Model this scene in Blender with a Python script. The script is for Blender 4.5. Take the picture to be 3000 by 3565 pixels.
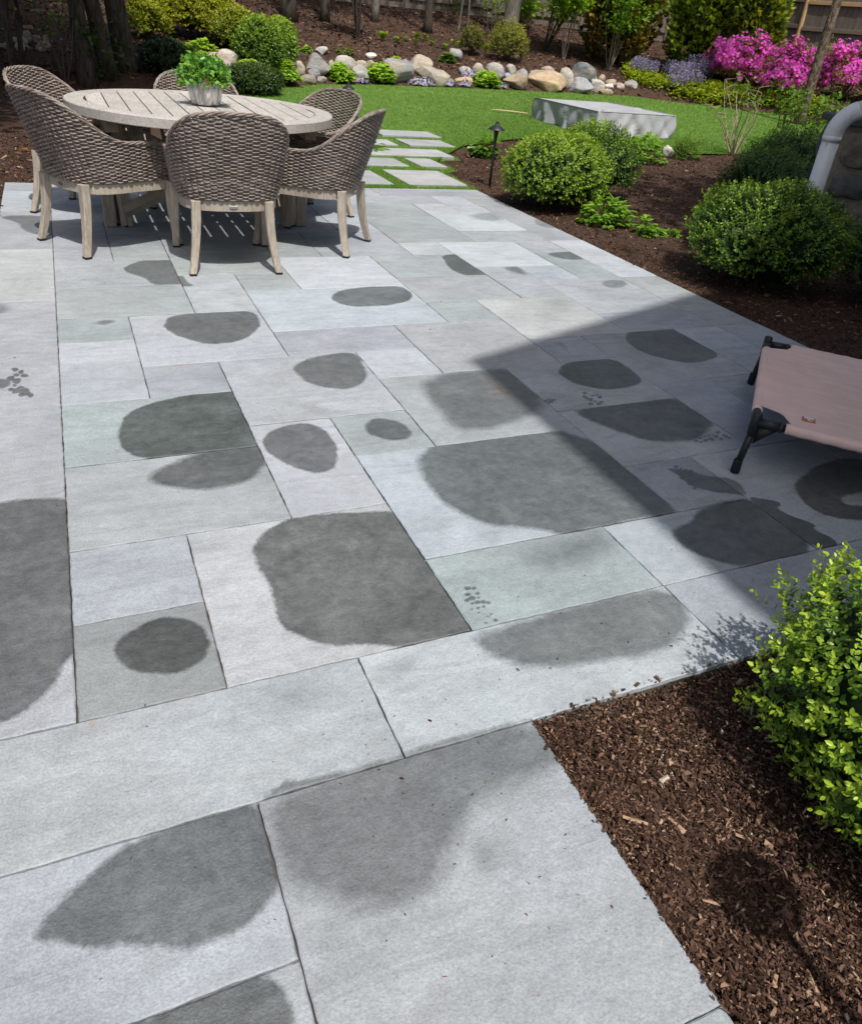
import bpy, math
import numpy as np
from mathutils import Matrix, Vector

# ------------------------------------------------------------------ camera, light, exposure
for o in list(bpy.data.objects):
    bpy.data.objects.remove(o)
SC = bpy.context.scene
COL = SC.collection
PW, PH = 3000.0, 3565.0                       # size of the photograph the camera was solved on
FPX, CX, CY = 2657.02, 1497.68, 1628.10       # focal length and principal point, in its pixels
PITCH, ROLL, YAW = 0.52374, -0.10699, 0.46341
U = 0.1524                                    # paving module, 6 inches
CAMH = 1.3103
def cam_axes(p, r, y):
    f = np.array([math.sin(y) * math.cos(p), math.cos(y) * math.cos(p), -math.sin(p)])
    rt = np.array([math.cos(y), -math.sin(y), 0.0]); dn = np.cross(f, rt)
    return np.array([math.cos(r) * rt + math.sin(r) * dn, -math.sin(r) * rt + math.cos(r) * dn, f])
MC = cam_axes(PITCH, ROLL, YAW)
cd = bpy.data.cameras.new('camera')
cam = bpy.data.objects.new('camera', cd); COL.objects.link(cam)
rot = np.array([MC[0], -MC[1], -MC[2]]).T
mw = Matrix.Identity(4)
for i in range(3):
    for j in range(3):
        mw[i][j] = rot[i, j]
mw[2][3] = CAMH
cam.matrix_world = mw
cd.sensor_fit = 'HORIZONTAL'; cd.sensor_width = 36.0
cd.lens = FPX / PW * 36.0
cd.shift_x = -(CX - PW / 2) / PW
cd.shift_y = (CY - PH / 2) / PW
cd.clip_start = 0.02; cd.clip_end = 400.0
SC.camera = cam

SUN_EL, SUN_AZ = math.radians(62.0), math.radians(2.0)      # shadows run towards +Y
world = bpy.data.worlds.new('World'); SC.world = world; world.use_nodes = True
wn = world.node_tree
bg = wn.nodes['Background']
sky = wn.nodes.new('ShaderNodeTexSky'); sky.sky_type = 'NISHITA'; sky.sun_disc = False
sky.air_density = 1.0; sky.dust_density = 4.0; sky.ozone_density = 0.6
sky.sun_elevation = SUN_EL; sky.sun_rotation = math.radians(182.0)
wn.links.new(sky.outputs[0], bg.inputs[0]); bg.inputs[1].default_value = 0.12
sl = bpy.data.lights.new('sun', 'SUN'); sl.energy = 4.1; sl.angle = math.radians(0.8); sl.color = (1.0, 0.975, 0.935)
sun = bpy.data.objects.new('sun', sl); COL.objects.link(sun)
sd_ = Vector((math.sin(SUN_AZ) * math.cos(SUN_EL), math.cos(SUN_AZ) * math.cos(SUN_EL), -math.sin(SUN_EL)))
sun.rotation_euler = sd_.to_track_quat('-Z', 'Y').to_euler(); sun.location = (-3, -8, 14)
vs = SC.view_settings
vs.view_transform = 'Standard'; vs.look = 'None'; vs.exposure = 0.08; vs.gamma = 1.0; vs.use_curve_mapping = False
SC.cycles.use_denoising = True
SC.cycles.max_bounces = 6; SC.cycles.diffuse_bounces = 3; SC.cycles.transparent_max_bounces = 4
SC.cycles.use_adaptive_sampling = True

# ------------------------------------------------------------------ pixels to places
CAMP = np.array([0.0, 0.0, CAMH])
def ray(px, py):
    return MC.T @ np.array([(px - CX) / FPX, (py - CY) / FPX, 1.0])
def on_plane(px, py, z=0.0):
    d = ray(px, py); t = (z - CAMH) / d[2]
    return CAMP + d * t
def at_depth(px, py, dep):
    return CAMP + ray(px, py) * dep
def depth(p):
    return float(MC[2] @ (np.asarray(p, float) - CAMP))
def crop(x0, y0, w):
    s = w / 1764.0
    return lambda x, y: (x0 + x * s, y0 + y * s)
KD = crop(0, 0, 3000); K3 = crop(900, 100, 600); K4 = crop(1400, 0, 600); K5 = crop(1900, 0, 600)
K6 = crop(2400, 0, 600); K7 = crop(400, 0, 700); K8 = crop(0, 0, 550); KP = crop(1200, 400, 600)
SY, CYW = math.sin(YAW), math.cos(YAW)
def lawn_h(x, y):
    r = x * SY + y * CYW
    return 0.03 * np.logaddexp(0, (r - 9.0) * 1.5) / 1.5 - 0.012
def ray_lawn(px, py):
    d = ray(px, py); t = 3.0
    while t < 60:
        p = CAMP + d * t
        if p[2] <= lawn_h(p[0], p[1]):
            break
        t += 0.02
    return CAMP + d * t
FAR = [(545, 191), (580, 179), (640, 173), (700, 172), (800, 174), (900, 178), (1000, 182), (1100, 187), (1180, 190), (1290, 196),
       (1340, 203), (1400, 211), (1460, 218), (1540, 226), (1600, 235), (1680, 252), (1764, 266)]
fe = np.array([ray_lawn(*KD(*p)) for p in FAR])
fe_az = np.degrees(np.arctan2(fe[:, 0], fe[:, 1])); fe_r = np.hypot(fe[:, 0], fe[:, 1])
o_ = np.argsort(fe_az); fe_az = np.r_[-60, 5, fe_az[o_], 90]; fe_r = np.r_[11.0, 12.5, fe_r[o_], fe_r[o_][-1]]
def far_edge(az):
    return np.interp(az, fe_az, fe_r)
def smooth(t):
    t = np.clip(t, 0, 1); return t * t * (3 - 2 * t)
def ground_h(x, y):
    x = np.asarray(x, float); y = np.asarray(y, float)
    az = np.degrees(np.arctan2(x, y)); rho = np.hypot(x, y)
    d = np.maximum(rho - far_edge(az), 0)
    d = np.where(y > 1, d, 0)
    return lawn_h(x, y) - 0.018 + 0.16 * smooth(d / 0.7) + 0.125 * np.minimum(d, 8) + 0.012 * np.sin(1.7 * x + 0.6) * np.sin(1.3 * y)
def on_ground(px, py):
    d = ray(px, py); t = 1.0
    while t < 70:
        p = CAMP + d * t
        if p[2] <= ground_h(p[0], p[1]):
            break
        t += 0.015 if t < 12 else 0.03
    return CAMP + d * t
def place(k, cx, cy, w, h):
    """foot point on the ground and size in metres of a thing boxed in a crop"""
    x0, y0 = k(cx - w / 2, cy - h / 2); x1, y1 = k(cx + w / 2, cy + h / 2)
    g = on_ground((x0 + x1) / 2, y1); dp = depth(g)
    return g, (x1 - x0) * dp / FPX, (y1 - y0) * dp / FPX
def rngs(s):
    return np.random.default_rng(s)
def unit(v):
    return v / np.maximum(np.linalg.norm(v, axis=-1, keepdims=True), 1e-9)

# ------------------------------------------------------------------ mesh helpers
class MB:
    def __init__(s): s.V = []; s.Q = []; s.T = []; s.C = []; s.n = 0
    def add(s, V, Q=None, T=None, C=None):
        V = np.asarray(V, float).reshape(-1, 3)
        if Q is not None and len(Q): s.Q.append(np.asarray(Q, np.int64).reshape(-1, 4) + s.n)
        if T is not None and len(T): s.T.append(np.asarray(T, np.int64).reshape(-1, 3) + s.n)
        s.V.append(V); s.n += len(V)
        if C is not None:
            C = np.asarray(C, float)
            s.C.append(np.broadcast_to(C, (len(V), 3)))
        else:
            s.C.append(np.full((len(V), 3), 0.5))
        return s
    def mesh(s, name, mat, smooth_=False, attrs=None, use_col=False):
        me = bpy.data.meshes.new(name)
        V = np.concatenate(s.V)
        Q = np.concatenate(s.Q) if s.Q else np.zeros((0, 4), np.int64)
        T = np.concatenate(s.T) if s.T else np.zeros((0, 3), np.int64)
        nl = Q.size + T.size; npg = len(Q) + len(T)
        me.vertices.add(len(V)); me.vertices.foreach_set('co', V.astype(np.float32).ravel())
        me.loops.add(nl); me.loops.foreach_set('vertex_index', np.r_[Q.ravel(), T.ravel()].astype(np.int32))
        me.polygons.add(npg)
        st = np.r_[np.arange(len(Q)) * 4, Q.size + np.arange(len(T)) * 3].astype(np.int32)
        me.polygons.foreach_set('loop_start', st)
        me.polygons.foreach_set('use_smooth', np.full(npg, smooth_, bool))
        if use_col:
            a = me.attributes.new('col', 'FLOAT_COLOR', 'POINT')
            c = np.concatenate(s.C); a.data.foreach_set('color', np.c_[c, np.ones(len(c))].astype(np.float32).ravel())
        for k, v in (attrs or {}).items():
            a = me.attributes.new(k, 'FLOAT', 'POINT'); a.data.foreach_set('value', np.asarray(v, np.float32))
        me.update(calc_edges=True); me.validate()
        if mat is not None: me.materials.append(mat)
        return me
def link(name, me, parent=None, loc=None, rotz=0.0):
    o = bpy.data.objects.new(name, me); COL.objects.link(o)
    if parent is not None: o.parent = parent
    if loc is not None: o.location = tuple(float(q) for q in loc)
    if rotz: o.rotation_euler = (0, 0, rotz)
    return o
def tag(o, label, cat, group=None, kind=None):
    if label: o['label'] = label
    if cat: o['category'] = cat
    if group: o['group'] = group
    if kind: o['kind'] = kind
    return o
def thing(name, label, cat, loc=(0, 0, 0), rotz=0.0, group=None):
    o = bpy.data.objects.new(name, None); COL.objects.link(o); o.empty_display_size = 0.1
    o.location = tuple(float(q) for q in loc); o.rotation_euler = (0, 0, rotz)
    return tag(o, label, cat, group)
def copy_parts(src, dst):
    for c in list(src.children):
        d = c.copy(); COL.objects.link(d); d.parent = dst
        for g in list(c.children):
            e = g.copy(); COL.objects.link(e); e.parent = d
def box(mb, lo, hi, C=None, taper=None):
    x0, y0, z0 = lo; x1, y1, z1 = hi
    V = np.array([[x0, y0, z0], [x1, y0, z0], [x1, y1, z0], [x0, y1, z0], [x0, y0, z1], [x1, y0, z1], [x1, y1, z1], [x0, y1, z1]], float)
    Q = [[0, 3, 2, 1], [4, 5, 6, 7], [0, 1, 5, 4], [1, 2, 6, 5], [2, 3, 7, 6], [3, 0, 4, 7]]
    mb.add(V, Q, C=C); return mb
def bevel_box(mb, lo, hi, b=0.004, C=None):
    lo = np.array(lo, float); hi = np.array(hi, float); c = (lo + hi) / 2; h = (hi - lo) / 2
    b = min(b, h.min() * 0.45)
    V = []; idx = {}
    for ax in range(3):
        for sx in (-1, 1):
            for sy in (-1, 1):
                for sz in (-1, 1):
                    s = np.array([sx, sy, sz], float); p = s * h
                    for k in range(3):
                        if k != ax: p[k] -= s[k] * b
                    idx[(ax, sx, sy, sz)] = len(V); V.append(c + p)
    Q = []; T = []
    for ax in range(3):
        u, w = [k for k in range(3) if k != ax]
        for s in (-1, 1):
            f = []
            for a, d in ((-1, -1), (1, -1), (1, 1), (-1, 1)):
                t = [0, 0, 0]; t[ax] = s; t[u] = a; t[w] = d; f.append(idx[(ax, *t)])
            Q.append(f)
        for a in (-1, 1):
            for d in (-1, 1):
                t0 = [0, 0, 0]; t0[u] = a; t0[w] = d; t1 = list(t0); t0[ax] = -1; t1[ax] = 1
                Q.append([idx[(u, *t0)], idx[(u, *t1)], idx[(w, *t1)], idx[(w, *t0)]])
    for sx in (-1, 1):
        for sy in (-1, 1):
            for sz in (-1, 1):
                T.append([idx[(k, sx, sy, sz)] for k in range(3)])
    mb.add(np.array(V), Q, T, C=C); return mb
def tube(mb, P, r, sides=8, C=None, caps=True, flat=1.0, up=None, closed=False):
    P = np.asarray(P, float); n = len(P); r = np.broadcast_to(np.asarray(r, float), (n,))
    T = np.gradient(P, axis=0)
    if closed: T = np.roll(P, -1, 0) - np.roll(P, 1, 0)
    T = unit(T)
    ref = np.array([0, 0, 1.0]) if up is None else np.asarray(up, float)
    if up is None and np.abs(T @ ref).mean() > 0.8: ref = np.array([1.0, 0, 0])
    A = unit(np.cross(T, ref)); B = np.cross(A, T)
    a = np.arange(sides) / sides * 2 * np.pi
    V = P[:, None] + r[:, None, None] * (np.cos(a)[None, :, None] * A[:, None] + flat * np.sin(a)[None, :, None] * B[:, None])
    i = np.arange(n if closed else n - 1)[:, None]; j = np.arange(sides)[None]
    i2 = (i + 1) % n; j2 = (j + 1) % sides
    Q = np.stack([i * sides + j, i * sides + j2, i2 * sides + j2, i2 * sides + j], -1).reshape(-1, 4)
    V = V.reshape(-1, 3); Tr = []
    if caps and not closed:
        V = np.r_[V, P[:1], P[-1:]]
        k = np.arange(sides); k2 = (k + 1) % sides
        Tr = np.r_[np.stack([np.full(sides, n * sides), k2, k], -1), np.stack([np.full(sides, n * sides + 1), (n - 1) * sides + k, (n - 1) * sides + k2], -1)]
    mb.add(V, Q, Tr, C=C); return mb
def lathe(mb, prof, sides=24, C=None, jitter=None):
    prof = np.asarray(prof, float); n = len(prof); a = np.arange(sides) / sides * 2 * np.pi
    R = np.repeat(prof[:, :1], sides, 1)
    if jitter is not None: R = R * jitter(a)[None]
    V = np.stack([R * np.cos(a), R * np.sin(a), np.repeat(prof[:, 1:], sides, 1)], -1).reshape(-1, 3)
    i = np.arange(n - 1)[:, None]; j = np.arange(sides)[None]; j2 = (j + 1) % sides
    Q = np.stack([i * sides + j, i * sides + j2, (i + 1) * sides + j2, (i + 1) * sides + j], -1).reshape(-1, 4)
    mb.add(V, Q, C=C); return mb
def grid_mesh(mb, X, Y, Zz, C=None):
    n, m = X.shape; V = np.stack([X, Y, Zz], -1).reshape(-1, 3)
    i = np.arange(n - 1)[:, None]; j = np.arange(m - 1)[None]
    Q = np.stack([i * m + j, (i + 1) * m + j, (i + 1) * m + j + 1, i * m + j + 1], -1).reshape(-1, 4)
    mb.add(V, Q, C=C); return mb
def any_perp(D, rg):
    R = rg.normal(size=D.shape); return unit(R - (R * D).sum(-1, keepdims=True) * D)
def leaves(mb, P, D, Nn, L, W, col, curl=0.12):
    """ovate leaves folded along the midrib: 6 points, 2 quads each"""
    n = len(P); L = np.broadcast_to(L, (n,))[:, None]; W = np.broadcast_to(W, (n,))[:, None]
    S = np.cross(D, Nn)
    pts = [P, P + D * L * .33 - S * W * .5 + Nn * W * curl, P + D * L * .7 - S * W * .42 + Nn * W * curl * .6, P + D * L - Nn * L * curl * .5,
           P + D * L * .7 + S * W * .42 + Nn * W * curl * .6, P + D * L * .33 + S * W * .5 + Nn * W * curl]
    V = np.stack(pts, 1).reshape(-1, 3); b = np.arange(n)[:, None] * 6
    Q = np.concatenate([b + np.array([[0, 1, 2, 3]]), b + np.array([[0, 3, 4, 5]])], 1).reshape(-1, 4)
    mb.add(V, Q, C=np.repeat(np.broadcast_to(col, (n, 3)), 6, 0)); return mb
def diamonds(mb, P, D, Nn, L, W, col):
    n = len(P); L = np.broadcast_to(L, (n,))[:, None]; W = np.broadcast_to(W, (n,))[:, None]; S = np.cross(D, Nn)
    V = np.stack([P, P + D * L * .5 - S * W * .5 + Nn * W * .1, P + D * L, P + D * L * .5 + S * W * .5 + Nn * W * .1], 1).reshape(-1, 3)
    Q = np.arange(n)[:, None] * 4 + np.arange(4)[None]
    mb.add(V, Q, C=np.repeat(np.broadcast_to(col, (n, 3)), 4, 0)); return mb

# ------------------------------------------------------------------ materials
def newmat(name):
    m = bpy.data.materials.new(name); m.use_nodes = True
    return m, m.node_tree, m.node_tree.nodes['Principled BSDF']
class NT:
    def __init__(s, nt): s.nt = nt
    def n(s, t, **k):
        x = s.nt.nodes.new(t)
        for a, v in k.items(): setattr(x, a, v)
        return x
    def l(s, a, b): s.nt.links.new(a, b)
    def val(s, sock, v):
        if hasattr(v, 'links') or hasattr(v, 'is_linked'): s.l(v, sock)
        else: sock.default_value = v
    def pos(s): return s.n('ShaderNodeNewGeometry').outputs['Position']
    def obj(s): return s.n('ShaderNodeTexCoord').outputs['Object']
    def noise(s, vec, scale, detail=3.0, rough=0.55, dist=0.0):
        x = s.n('ShaderNodeTexNoise'); s.l(vec, x.inputs['Vector'])
        x.inputs['Scale'].default_value = scale; x.inputs['Detail'].default_value = detail
        x.inputs['Roughness'].default_value = rough; x.inputs['Distortion'].default_value = dist
        return x.outputs['Fac']
    def voro(s, vec, scale, feature='F1', out='Distance'):
        x = s.n('ShaderNodeTexVoronoi', feature=feature); s.l(vec, x.inputs['Vector']); x.inputs['Scale'].default_value = scale
        return x.outputs[out]
    def mapv(s, vec, scale=(1, 1, 1), rot=(0, 0, 0)):
        x = s.n('ShaderNodeMapping'); s.l(vec, x.inputs['Vector']); x.inputs['Scale'].default_value = scale; x.inputs['Rotation'].default_value = rot
        return x.outputs[0]
    def math(s, op, a, b=0.0, clamp=False):
        x = s.n('ShaderNodeMath', operation=op, use_clamp=clamp); s.val(x.inputs[0], a); s.val(x.inputs[1], b); return x.outputs[0]
    def rng(s, v, a, b, c, d, clamp=True):
        x = s.n('ShaderNodeMapRange'); x.clamp = clamp; s.val(x.inputs[0], v)
        for k, q in enumerate((a, b, c, d)): s.val(x.inputs[k + 1], q)
        return x.outputs[0]
    def mix(s, f, a, b, blend='MIX'):
        x = s.n('ShaderNodeMix', data_type='RGBA', blend_type=blend); s.val(x.inputs[0], f)
        for sock, v in ((x.inputs[6], a), (x.inputs[7], b)):
            if isinstance(v, (tuple, list)): sock.default_value = (*v[:3], 1.0)
            else: s.l(v, sock)
        return x.outputs[2]
    def ramp(s, f, stops):
        x = s.n('ShaderNodeValToRGB'); s.val(x.inputs[0], f); e = x.color_ramp.elements
        while len(e) < len(stops): e.new(0.5)
        for k, (p, c) in enumerate(stops): e[k].position = p; e[k].color = (*c, 1.0)
        return x.outputs[0]
    def scale(s, c, f):
        """colour times scalar"""
        x = s.n('ShaderNodeVectorMath', operation='SCALE'); s.l(c, x.inputs[0]); s.val(x.inputs[3], f); return x.outputs[0]
    def vadd(s, a, b):
        x = s.n('ShaderNodeVectorMath', operation='ADD'); s.val(x.inputs[0], a); s.val(x.inputs[1], b); return x.outputs[0]
    def attr(s, name, out='Fac'):
        x = s.n('ShaderNodeAttribute'); x.attribute_name = name; return x.outputs[out]
    def bump(s, h, strength, dist):
        x = s.n('ShaderNodeBump'); x.inputs['Strength'].default_value = strength; x.inputs['Distance'].default_value = dist; s.l(h, x.inputs['Height']); return x.outputs[0]
def srgb(r, g, b):
    f = lambda c: (c / 255 / 12.92) if c / 255 <= 0.04045 else ((c / 255 + 0.055) / 1.055) ** 2.4
    return (f(r), f(g), f(b))

def m_stone():
    m, nt, b = newmat('bluestone'); k = NT(nt)
    oi = k.n('ShaderNodeObjectInfo')
    off = k.n('ShaderNodeCombineXYZ'); r = k.math('MULTIPLY', oi.outputs['Random'], 53.0); k.l(r, off.inputs[0]); k.l(r, off.inputs[2])
    P = k.pos(); Q = k.vadd(P, off.outputs[0])
    cloud = k.noise(Q, 2.1, 5, .6, .6); mott = k.noise(Q, 34, 4, .7); grain = k.noise(Q, 210, 2, .6)
    vein = k.noise(k.mapv(Q, (1.2, 5.0, 1.0), (0, 0, .5)), 2.4, 6, .62, 1.6)
    f = k.math('MULTIPLY', k.rng(cloud, .3, .7, .84, 1.12), k.rng(mott, .25, .75, .89, 1.09))
    f = k.math('MULTIPLY', f, k.rng(grain, .3, .7, .84, 1.14))
    f = k.math('MULTIPLY', f, k.rng(k.noise(Q, 9, 5, .7, .5), .3, .7, .93, 1.06))
    f = k.math('MULTIPLY', f, k.rng(vein, .40, .52, .90, 1.0))
    tintn = k.noise(Q, .9, 3, .5)
    col = k.mix(k.rng(tintn, .35, .7, 0, .30), oi.outputs['Color'], (0.35, 0.345, 0.33))
    col = k.scale(col, f)
    rust = k.attr('rust'); rn = k.math('MULTIPLY', rust, k.rng(k.noise(P, 55, 3, .6), .45, .62, 0, 1), True)
    col = k.mix(k.math('MULTIPLY', rn, .75), col, (.36, .17, .07))
    dirt = k.rng(k.noise(Q, 5.5, 6, .7, .8), .60, .74, 0, .20)
    col = k.mix(dirt, col, (.20, .185, .155))
    wd = k.attr('wet_d'); ws = k.attr('wet_s'); wk = k.attr('wet_k')
    e = k.math('ADD', k.math('MULTIPLY', k.math('SUBTRACT', k.noise(P, 9, 4, .65), .5), .05), k.math('MULTIPLY', k.math('SUBTRACT', k.noise(P, 75, 3, .7), .5), .020))
    e = k.math('MULTIPLY', e, k.math('MULTIPLY', ws, 60.0, True))
    w = k.rng(k.math('DIVIDE', k.math('ADD', wd, e), ws), -.5, .5, 0, 1)
    w = k.math('MULTIPLY', w, wk)
    wt = k.rng(k.noise(Q, 7, 5, .7, .6), .3, .7, .24, .39)
    wt = k.math('MULTIPLY', wt, k.rng(mott, .3, .7, .86, 1.14))
    wetc = k.scale(k.mix(1.0, col, (1.0, 1.015, .965), 'MULTIPLY'), wt)
    col2 = k.mix(w, col, wetc)
    k.l(col2, b.inputs['Base Color'])
    k.l(k.rng(w, 0, 1, .82, .50), b.inputs['Roughness'])
    b.inputs['Specular IOR Level'].default_value = .35
    h = k.math('ADD', k.math('MULTIPLY', k.noise(Q, 62, 4, .65), 1.0), k.math('MULTIPLY', grain, .45))
    h = k.math('ADD', h, k.math('MULTIPLY', vein, .8))
    k.l(k.bump(h, .6, .005), b.inputs['Normal'])
    return m
def m_flat(name, col, rough=.6, metal=0.0, spec=.4, var=.0, scale=20, bump=0.0, bd=.003):
    m, nt, b = newmat(name); k = NT(nt)
    if var > 0:
        n_ = k.noise(k.obj(), scale, 4, .6)
        k.l(k.mix(k.rng(n_, .3, .7, 0, 1), tuple(c * (1 - var) for c in col), tuple(min(1, c * (1 + var)) for c in col)), b.inputs['Base Color'])
        if bump: k.l(k.bump(n_, bump, bd), b.inputs['Normal'])
    else:
        b.inputs['Base Color'].default_value = (*col, 1)
    b.inputs['Roughness'].default_value = rough; b.inputs['Metallic'].default_value = metal; b.inputs['Specular IOR Level'].default_value = spec
    return m
def m_leaf(name, rough=.45, trans=.35, spec=.35):
    m, nt, b = newmat(name); k = NT(nt)
    c = k.attr('col', 'Color')
    k.l(c, b.inputs['Base Color']); b.inputs['Roughness'].default_value = rough; b.inputs['Specular IOR Level'].default_value = spec
    t = k.n('ShaderNodeBsdfTranslucent'); k.l(k.mix(1.0, c, (1.25, 1.3, .7), 'MULTIPLY'), t.inputs[0])
    mx = k.n('ShaderNodeMixShader'); mx.inputs[0].default_value = trans
    k.l(b.outputs[0], mx.inputs[1]); k.l(t.outputs[0], mx.inputs[2])
    k.l(mx.outputs[0], nt.nodes['Material Output'].inputs[0])
    return m
def m_col(name, rough=.8, spec=.2, bump=0, bscale=60, bd=.002):
    m, nt, b = newmat(name); k = NT(nt)
    k.l(k.attr('col', 'Color'), b.inputs['Base Color']); b.inputs['Roughness'].default_value = rough; b.inputs['Specular IOR Level'].default_value = spec
    if bump: k.l(k.bump(k.noise(k.pos(), bscale, 4, .6), bump, bd), b.inputs['Normal'])
    return m
def m_mulch():
    m, nt, b = newmat('mulch'); k = NT(nt); P = k.pos()
    f1 = k.noise(k.mapv(P, (1, .33, 1), (0, 0, .5)), 95, 4, .7, .8); f2 = k.noise(k.mapv(P, (.33, 1, 1), (0, 0, -.4)), 80, 4, .7, .8)
    f = k.math('MAXIMUM', f1, f2); big = k.noise(P, 1.1, 4, .6)
    c = k.ramp(f, [(.38, (.012, .007, .0045)), (.52, (.066, .038, .026)), (.66, (.125, .074, .050)), (.80, (.21, .13, .085))])
    c = k.scale(c, k.rng(big, .3, .7, .72, 1.15))
    k.l(c, b.inputs['Base Color']); b.inputs['Roughness'].default_value = .9; b.inputs['Specular IOR Level'].default_value = .15
    k.l(k.bump(f, .9, .02), b.inputs['Normal']); return m
def m_turf():
    m, nt, b = newmat('turf'); k = NT(nt); P = k.pos()
    fine = k.noise(k.mapv(P, (1, 1, 1)), 70, 3, .7); mid = k.noise(P, 6, 4, .6); big = k.noise(P, .5, 3, .5)
    str_ = k.noise(k.mapv(P, (2.2, .5, 1), (0, 0, 1.1)), 3.5, 3, .6)
    c = k.ramp(fine, [(.3, (.045, .09, .014)), (.55, (.12, .225, .034)), (.78, (.22, .36, .075))])
    c = k.scale(c, k.math('MULTIPLY', k.rng(mid, .3, .7, .80, 1.16), k.math('MULTIPLY', k.rng(big, .35, .65, .88, 1.10), k.rng(str_, .35, .65, .92, 1.08))))
    k.l(c, b.inputs['Base Color']); b.inputs['Roughness'].default_value = .7; b.inputs['Specular IOR Level'].default_value = .25
    k.l(k.bump(fine, .8, .02), b.inputs['Normal']); return m
def m_wood(name, light, dark, axis=(12, 12, 1.2), rough=.7):
    m, nt, b = newmat(name); k = NT(nt); O = k.obj()
    r = k.n('ShaderNodeObjectInfo').outputs['Random']; off = k.n('ShaderNodeCombineXYZ'); k.l(k.math('MULTIPLY', r, 31), off.inputs[0]); k.l(k.math('MULTIPLY', r, 17), off.inputs[1])
    V = k.mapv(k.vadd(O, off.outputs[0]), axis)
    g = k.noise(V, 9, 6, .65, .5); g2 = k.noise(V, 40, 3, .6); bl = k.noise(O, 4, 4, .6)
    c = k.mix(k.rng(g, .35, .66, 0, 1), dark, light)
    c = k.mix(k.rng(bl, .45, .7, 0, .35), c, tuple(q * .72 for q in dark))
    c = k.scale(c, k.rng(g2, .3, .7, .86, 1.08)); c = k.scale(c, k.rng(r, 0, 1, .9, 1.08))
    k.l(c, b.inputs['Base Color']); b.inputs['Roughness'].default_value = rough; b.inputs['Specular IOR Level'].default_value = .25
    k.l(k.bump(k.math('ADD', g, k.math('MULTIPLY', g2, .4)), .5, .002), b.inputs['Normal']); return m
def m_rock():
    m, nt, b = newmat('fieldstone'); k = NT(nt); O = k.pos()
    oi = k.n('ShaderNodeObjectInfo'); off = k.n('ShaderNodeCombineXYZ'); k.l(k.math('MULTIPLY', oi.outputs['Random'], 41), off.inputs[0])
    V = k.vadd(O, off.outputs[0])
    a = k.noise(V, 2.6, 5, .6, .8); s = k.noise(V, 45, 4, .7); vn = k.noise(k.mapv(V, (1, 1, 3), (.6, .3, 0)), 2.2, 6, .6, 2.0)
    c = k.mix(k.rng(a, .44, .58, 0, .55), oi.outputs['Color'], (.46, .38, .27))
    c = k.mix(k.rng(k.noise(V, 1.7, 3, .5), .5, .62, 0, .5), c, (.20, .215, .22))
    c = k.mix(k.rng(vn, .495, .51, 0, .0), c, (.55, .53, .5))
    c = k.scale(c, k.rng(s, .3, .7, .70, 1.18)); c = k.scale(c, k.rng(vn, .4, .6, .82, 1.1))
    k.l(c, b.inputs['Base Color']); b.inputs['Roughness'].default_value = .85; b.inputs['Specular IOR Level'].default_value = .2
    k.l(k.bump(k.math('ADD', s, k.math('MULTIPLY', k.noise(V, 9, 5, .65), 2.0)), .8, .012), b.inputs['Normal']); return m
def m_bark(name, c0, c1, sc=(14, 14, 2.2)):
    m, nt, b = newmat(name); k = NT(nt); O = k.pos()
    g = k.noise(k.mapv(O, sc), 1.6, 6, .65, .8); s = k.noise(O, 30, 4, .6)
    c = k.mix(k.rng(g, .38, .62, 0, 1), c0, c1); c = k.scale(c, k.rng(s, .3, .7, .8, 1.15))
    k.l(c, b.inputs['Base Color']); b.inputs['Roughness'].default_value = .9; b.inputs['Specular IOR Level'].default_value = .15
    k.l(k.bump(k.math('ADD', g, k.math('MULTIPLY', s, .3)), .9, .03), b.inputs['Normal']); return m
def m_wicker():
    m, nt, b = newmat('wicker'); k = NT(nt); O = k.obj()
    a = k.noise(k.mapv(O, (1, 1, 3.4)), 17, 3, .6); s = k.noise(k.mapv(O, (6, 6, 40)), 12, 3, .6)
    c = k.ramp(a, [(.3, (.125, .095, .080)), (.47, (.235, .190, .162)), (.60, (.33, .275, .238)), (.74, (.40, .295, .23))])
    c = k.scale(c, k.rng(s, .3, .7, .84, 1.12))
    k.l(c, b.inputs['Base Color']); b.inputs['Roughness'].default_value = .5; b.inputs['Specular IOR Level'].default_value = .35; return m
def m_fabric(name, c0, c1, sc=3.0, weave=260, rough=.85, wr=6, wamp=.002):
    m, nt, b = newmat(name); k = NT(nt); O = k.obj()
    a = k.noise(O, sc, 5, .6, .4)
    w1 = k.n('ShaderNodeTexWave'); w1.bands_direction = 'X'; k.l(O, w1.inputs[0]); w1.inputs['Scale'].default_value = weave / 6.28
    w2 = k.n('ShaderNodeTexWave'); w2.bands_direction = 'Y'; k.l(O, w2.inputs[0]); w2.inputs['Scale'].default_value = weave / 6.28
    c = k.mix(k.rng(a, .35, .68, 0, 1), c0, c1); st = k.noise(k.mapv(O, (2, 14, 1)), 3, 3, .6)
    c = k.scale(c, k.rng(st, .35, .7, .94, 1.05))
    k.l(c, b.inputs['Base Color']); b.inputs['Roughness'].default_value = rough; b.inputs['Specular IOR Level'].default_value = .2
    hb = k.math('ADD', k.math('MULTIPLY', k.math('ADD', w1.outputs['Fac'], w2.outputs['Fac']), .0006), k.math('MULTIPLY', k.noise(k.mapv(O, (1, 1, .6)), wr, 3, .5, 1.2), wamp))
    k.l(k.bump(hb, 1.0, 1.0), b.inputs['Normal']); return m
STONE = m_stone(); MULCH = m_mulch(); TURF = m_turf(); ROCK = m_rock(); WICKER = m_wicker()
JOINT = m_flat('joint_sand', (.075, .068, .058), .95, var=.85, scale=7)
LEAFG = m_leaf('glossy_leaf', .38, .30, .45); LEAFS = m_leaf('soft_leaf', .6, .42, .2); PETAL = m_leaf('petal', .6, .45, .15)
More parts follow.
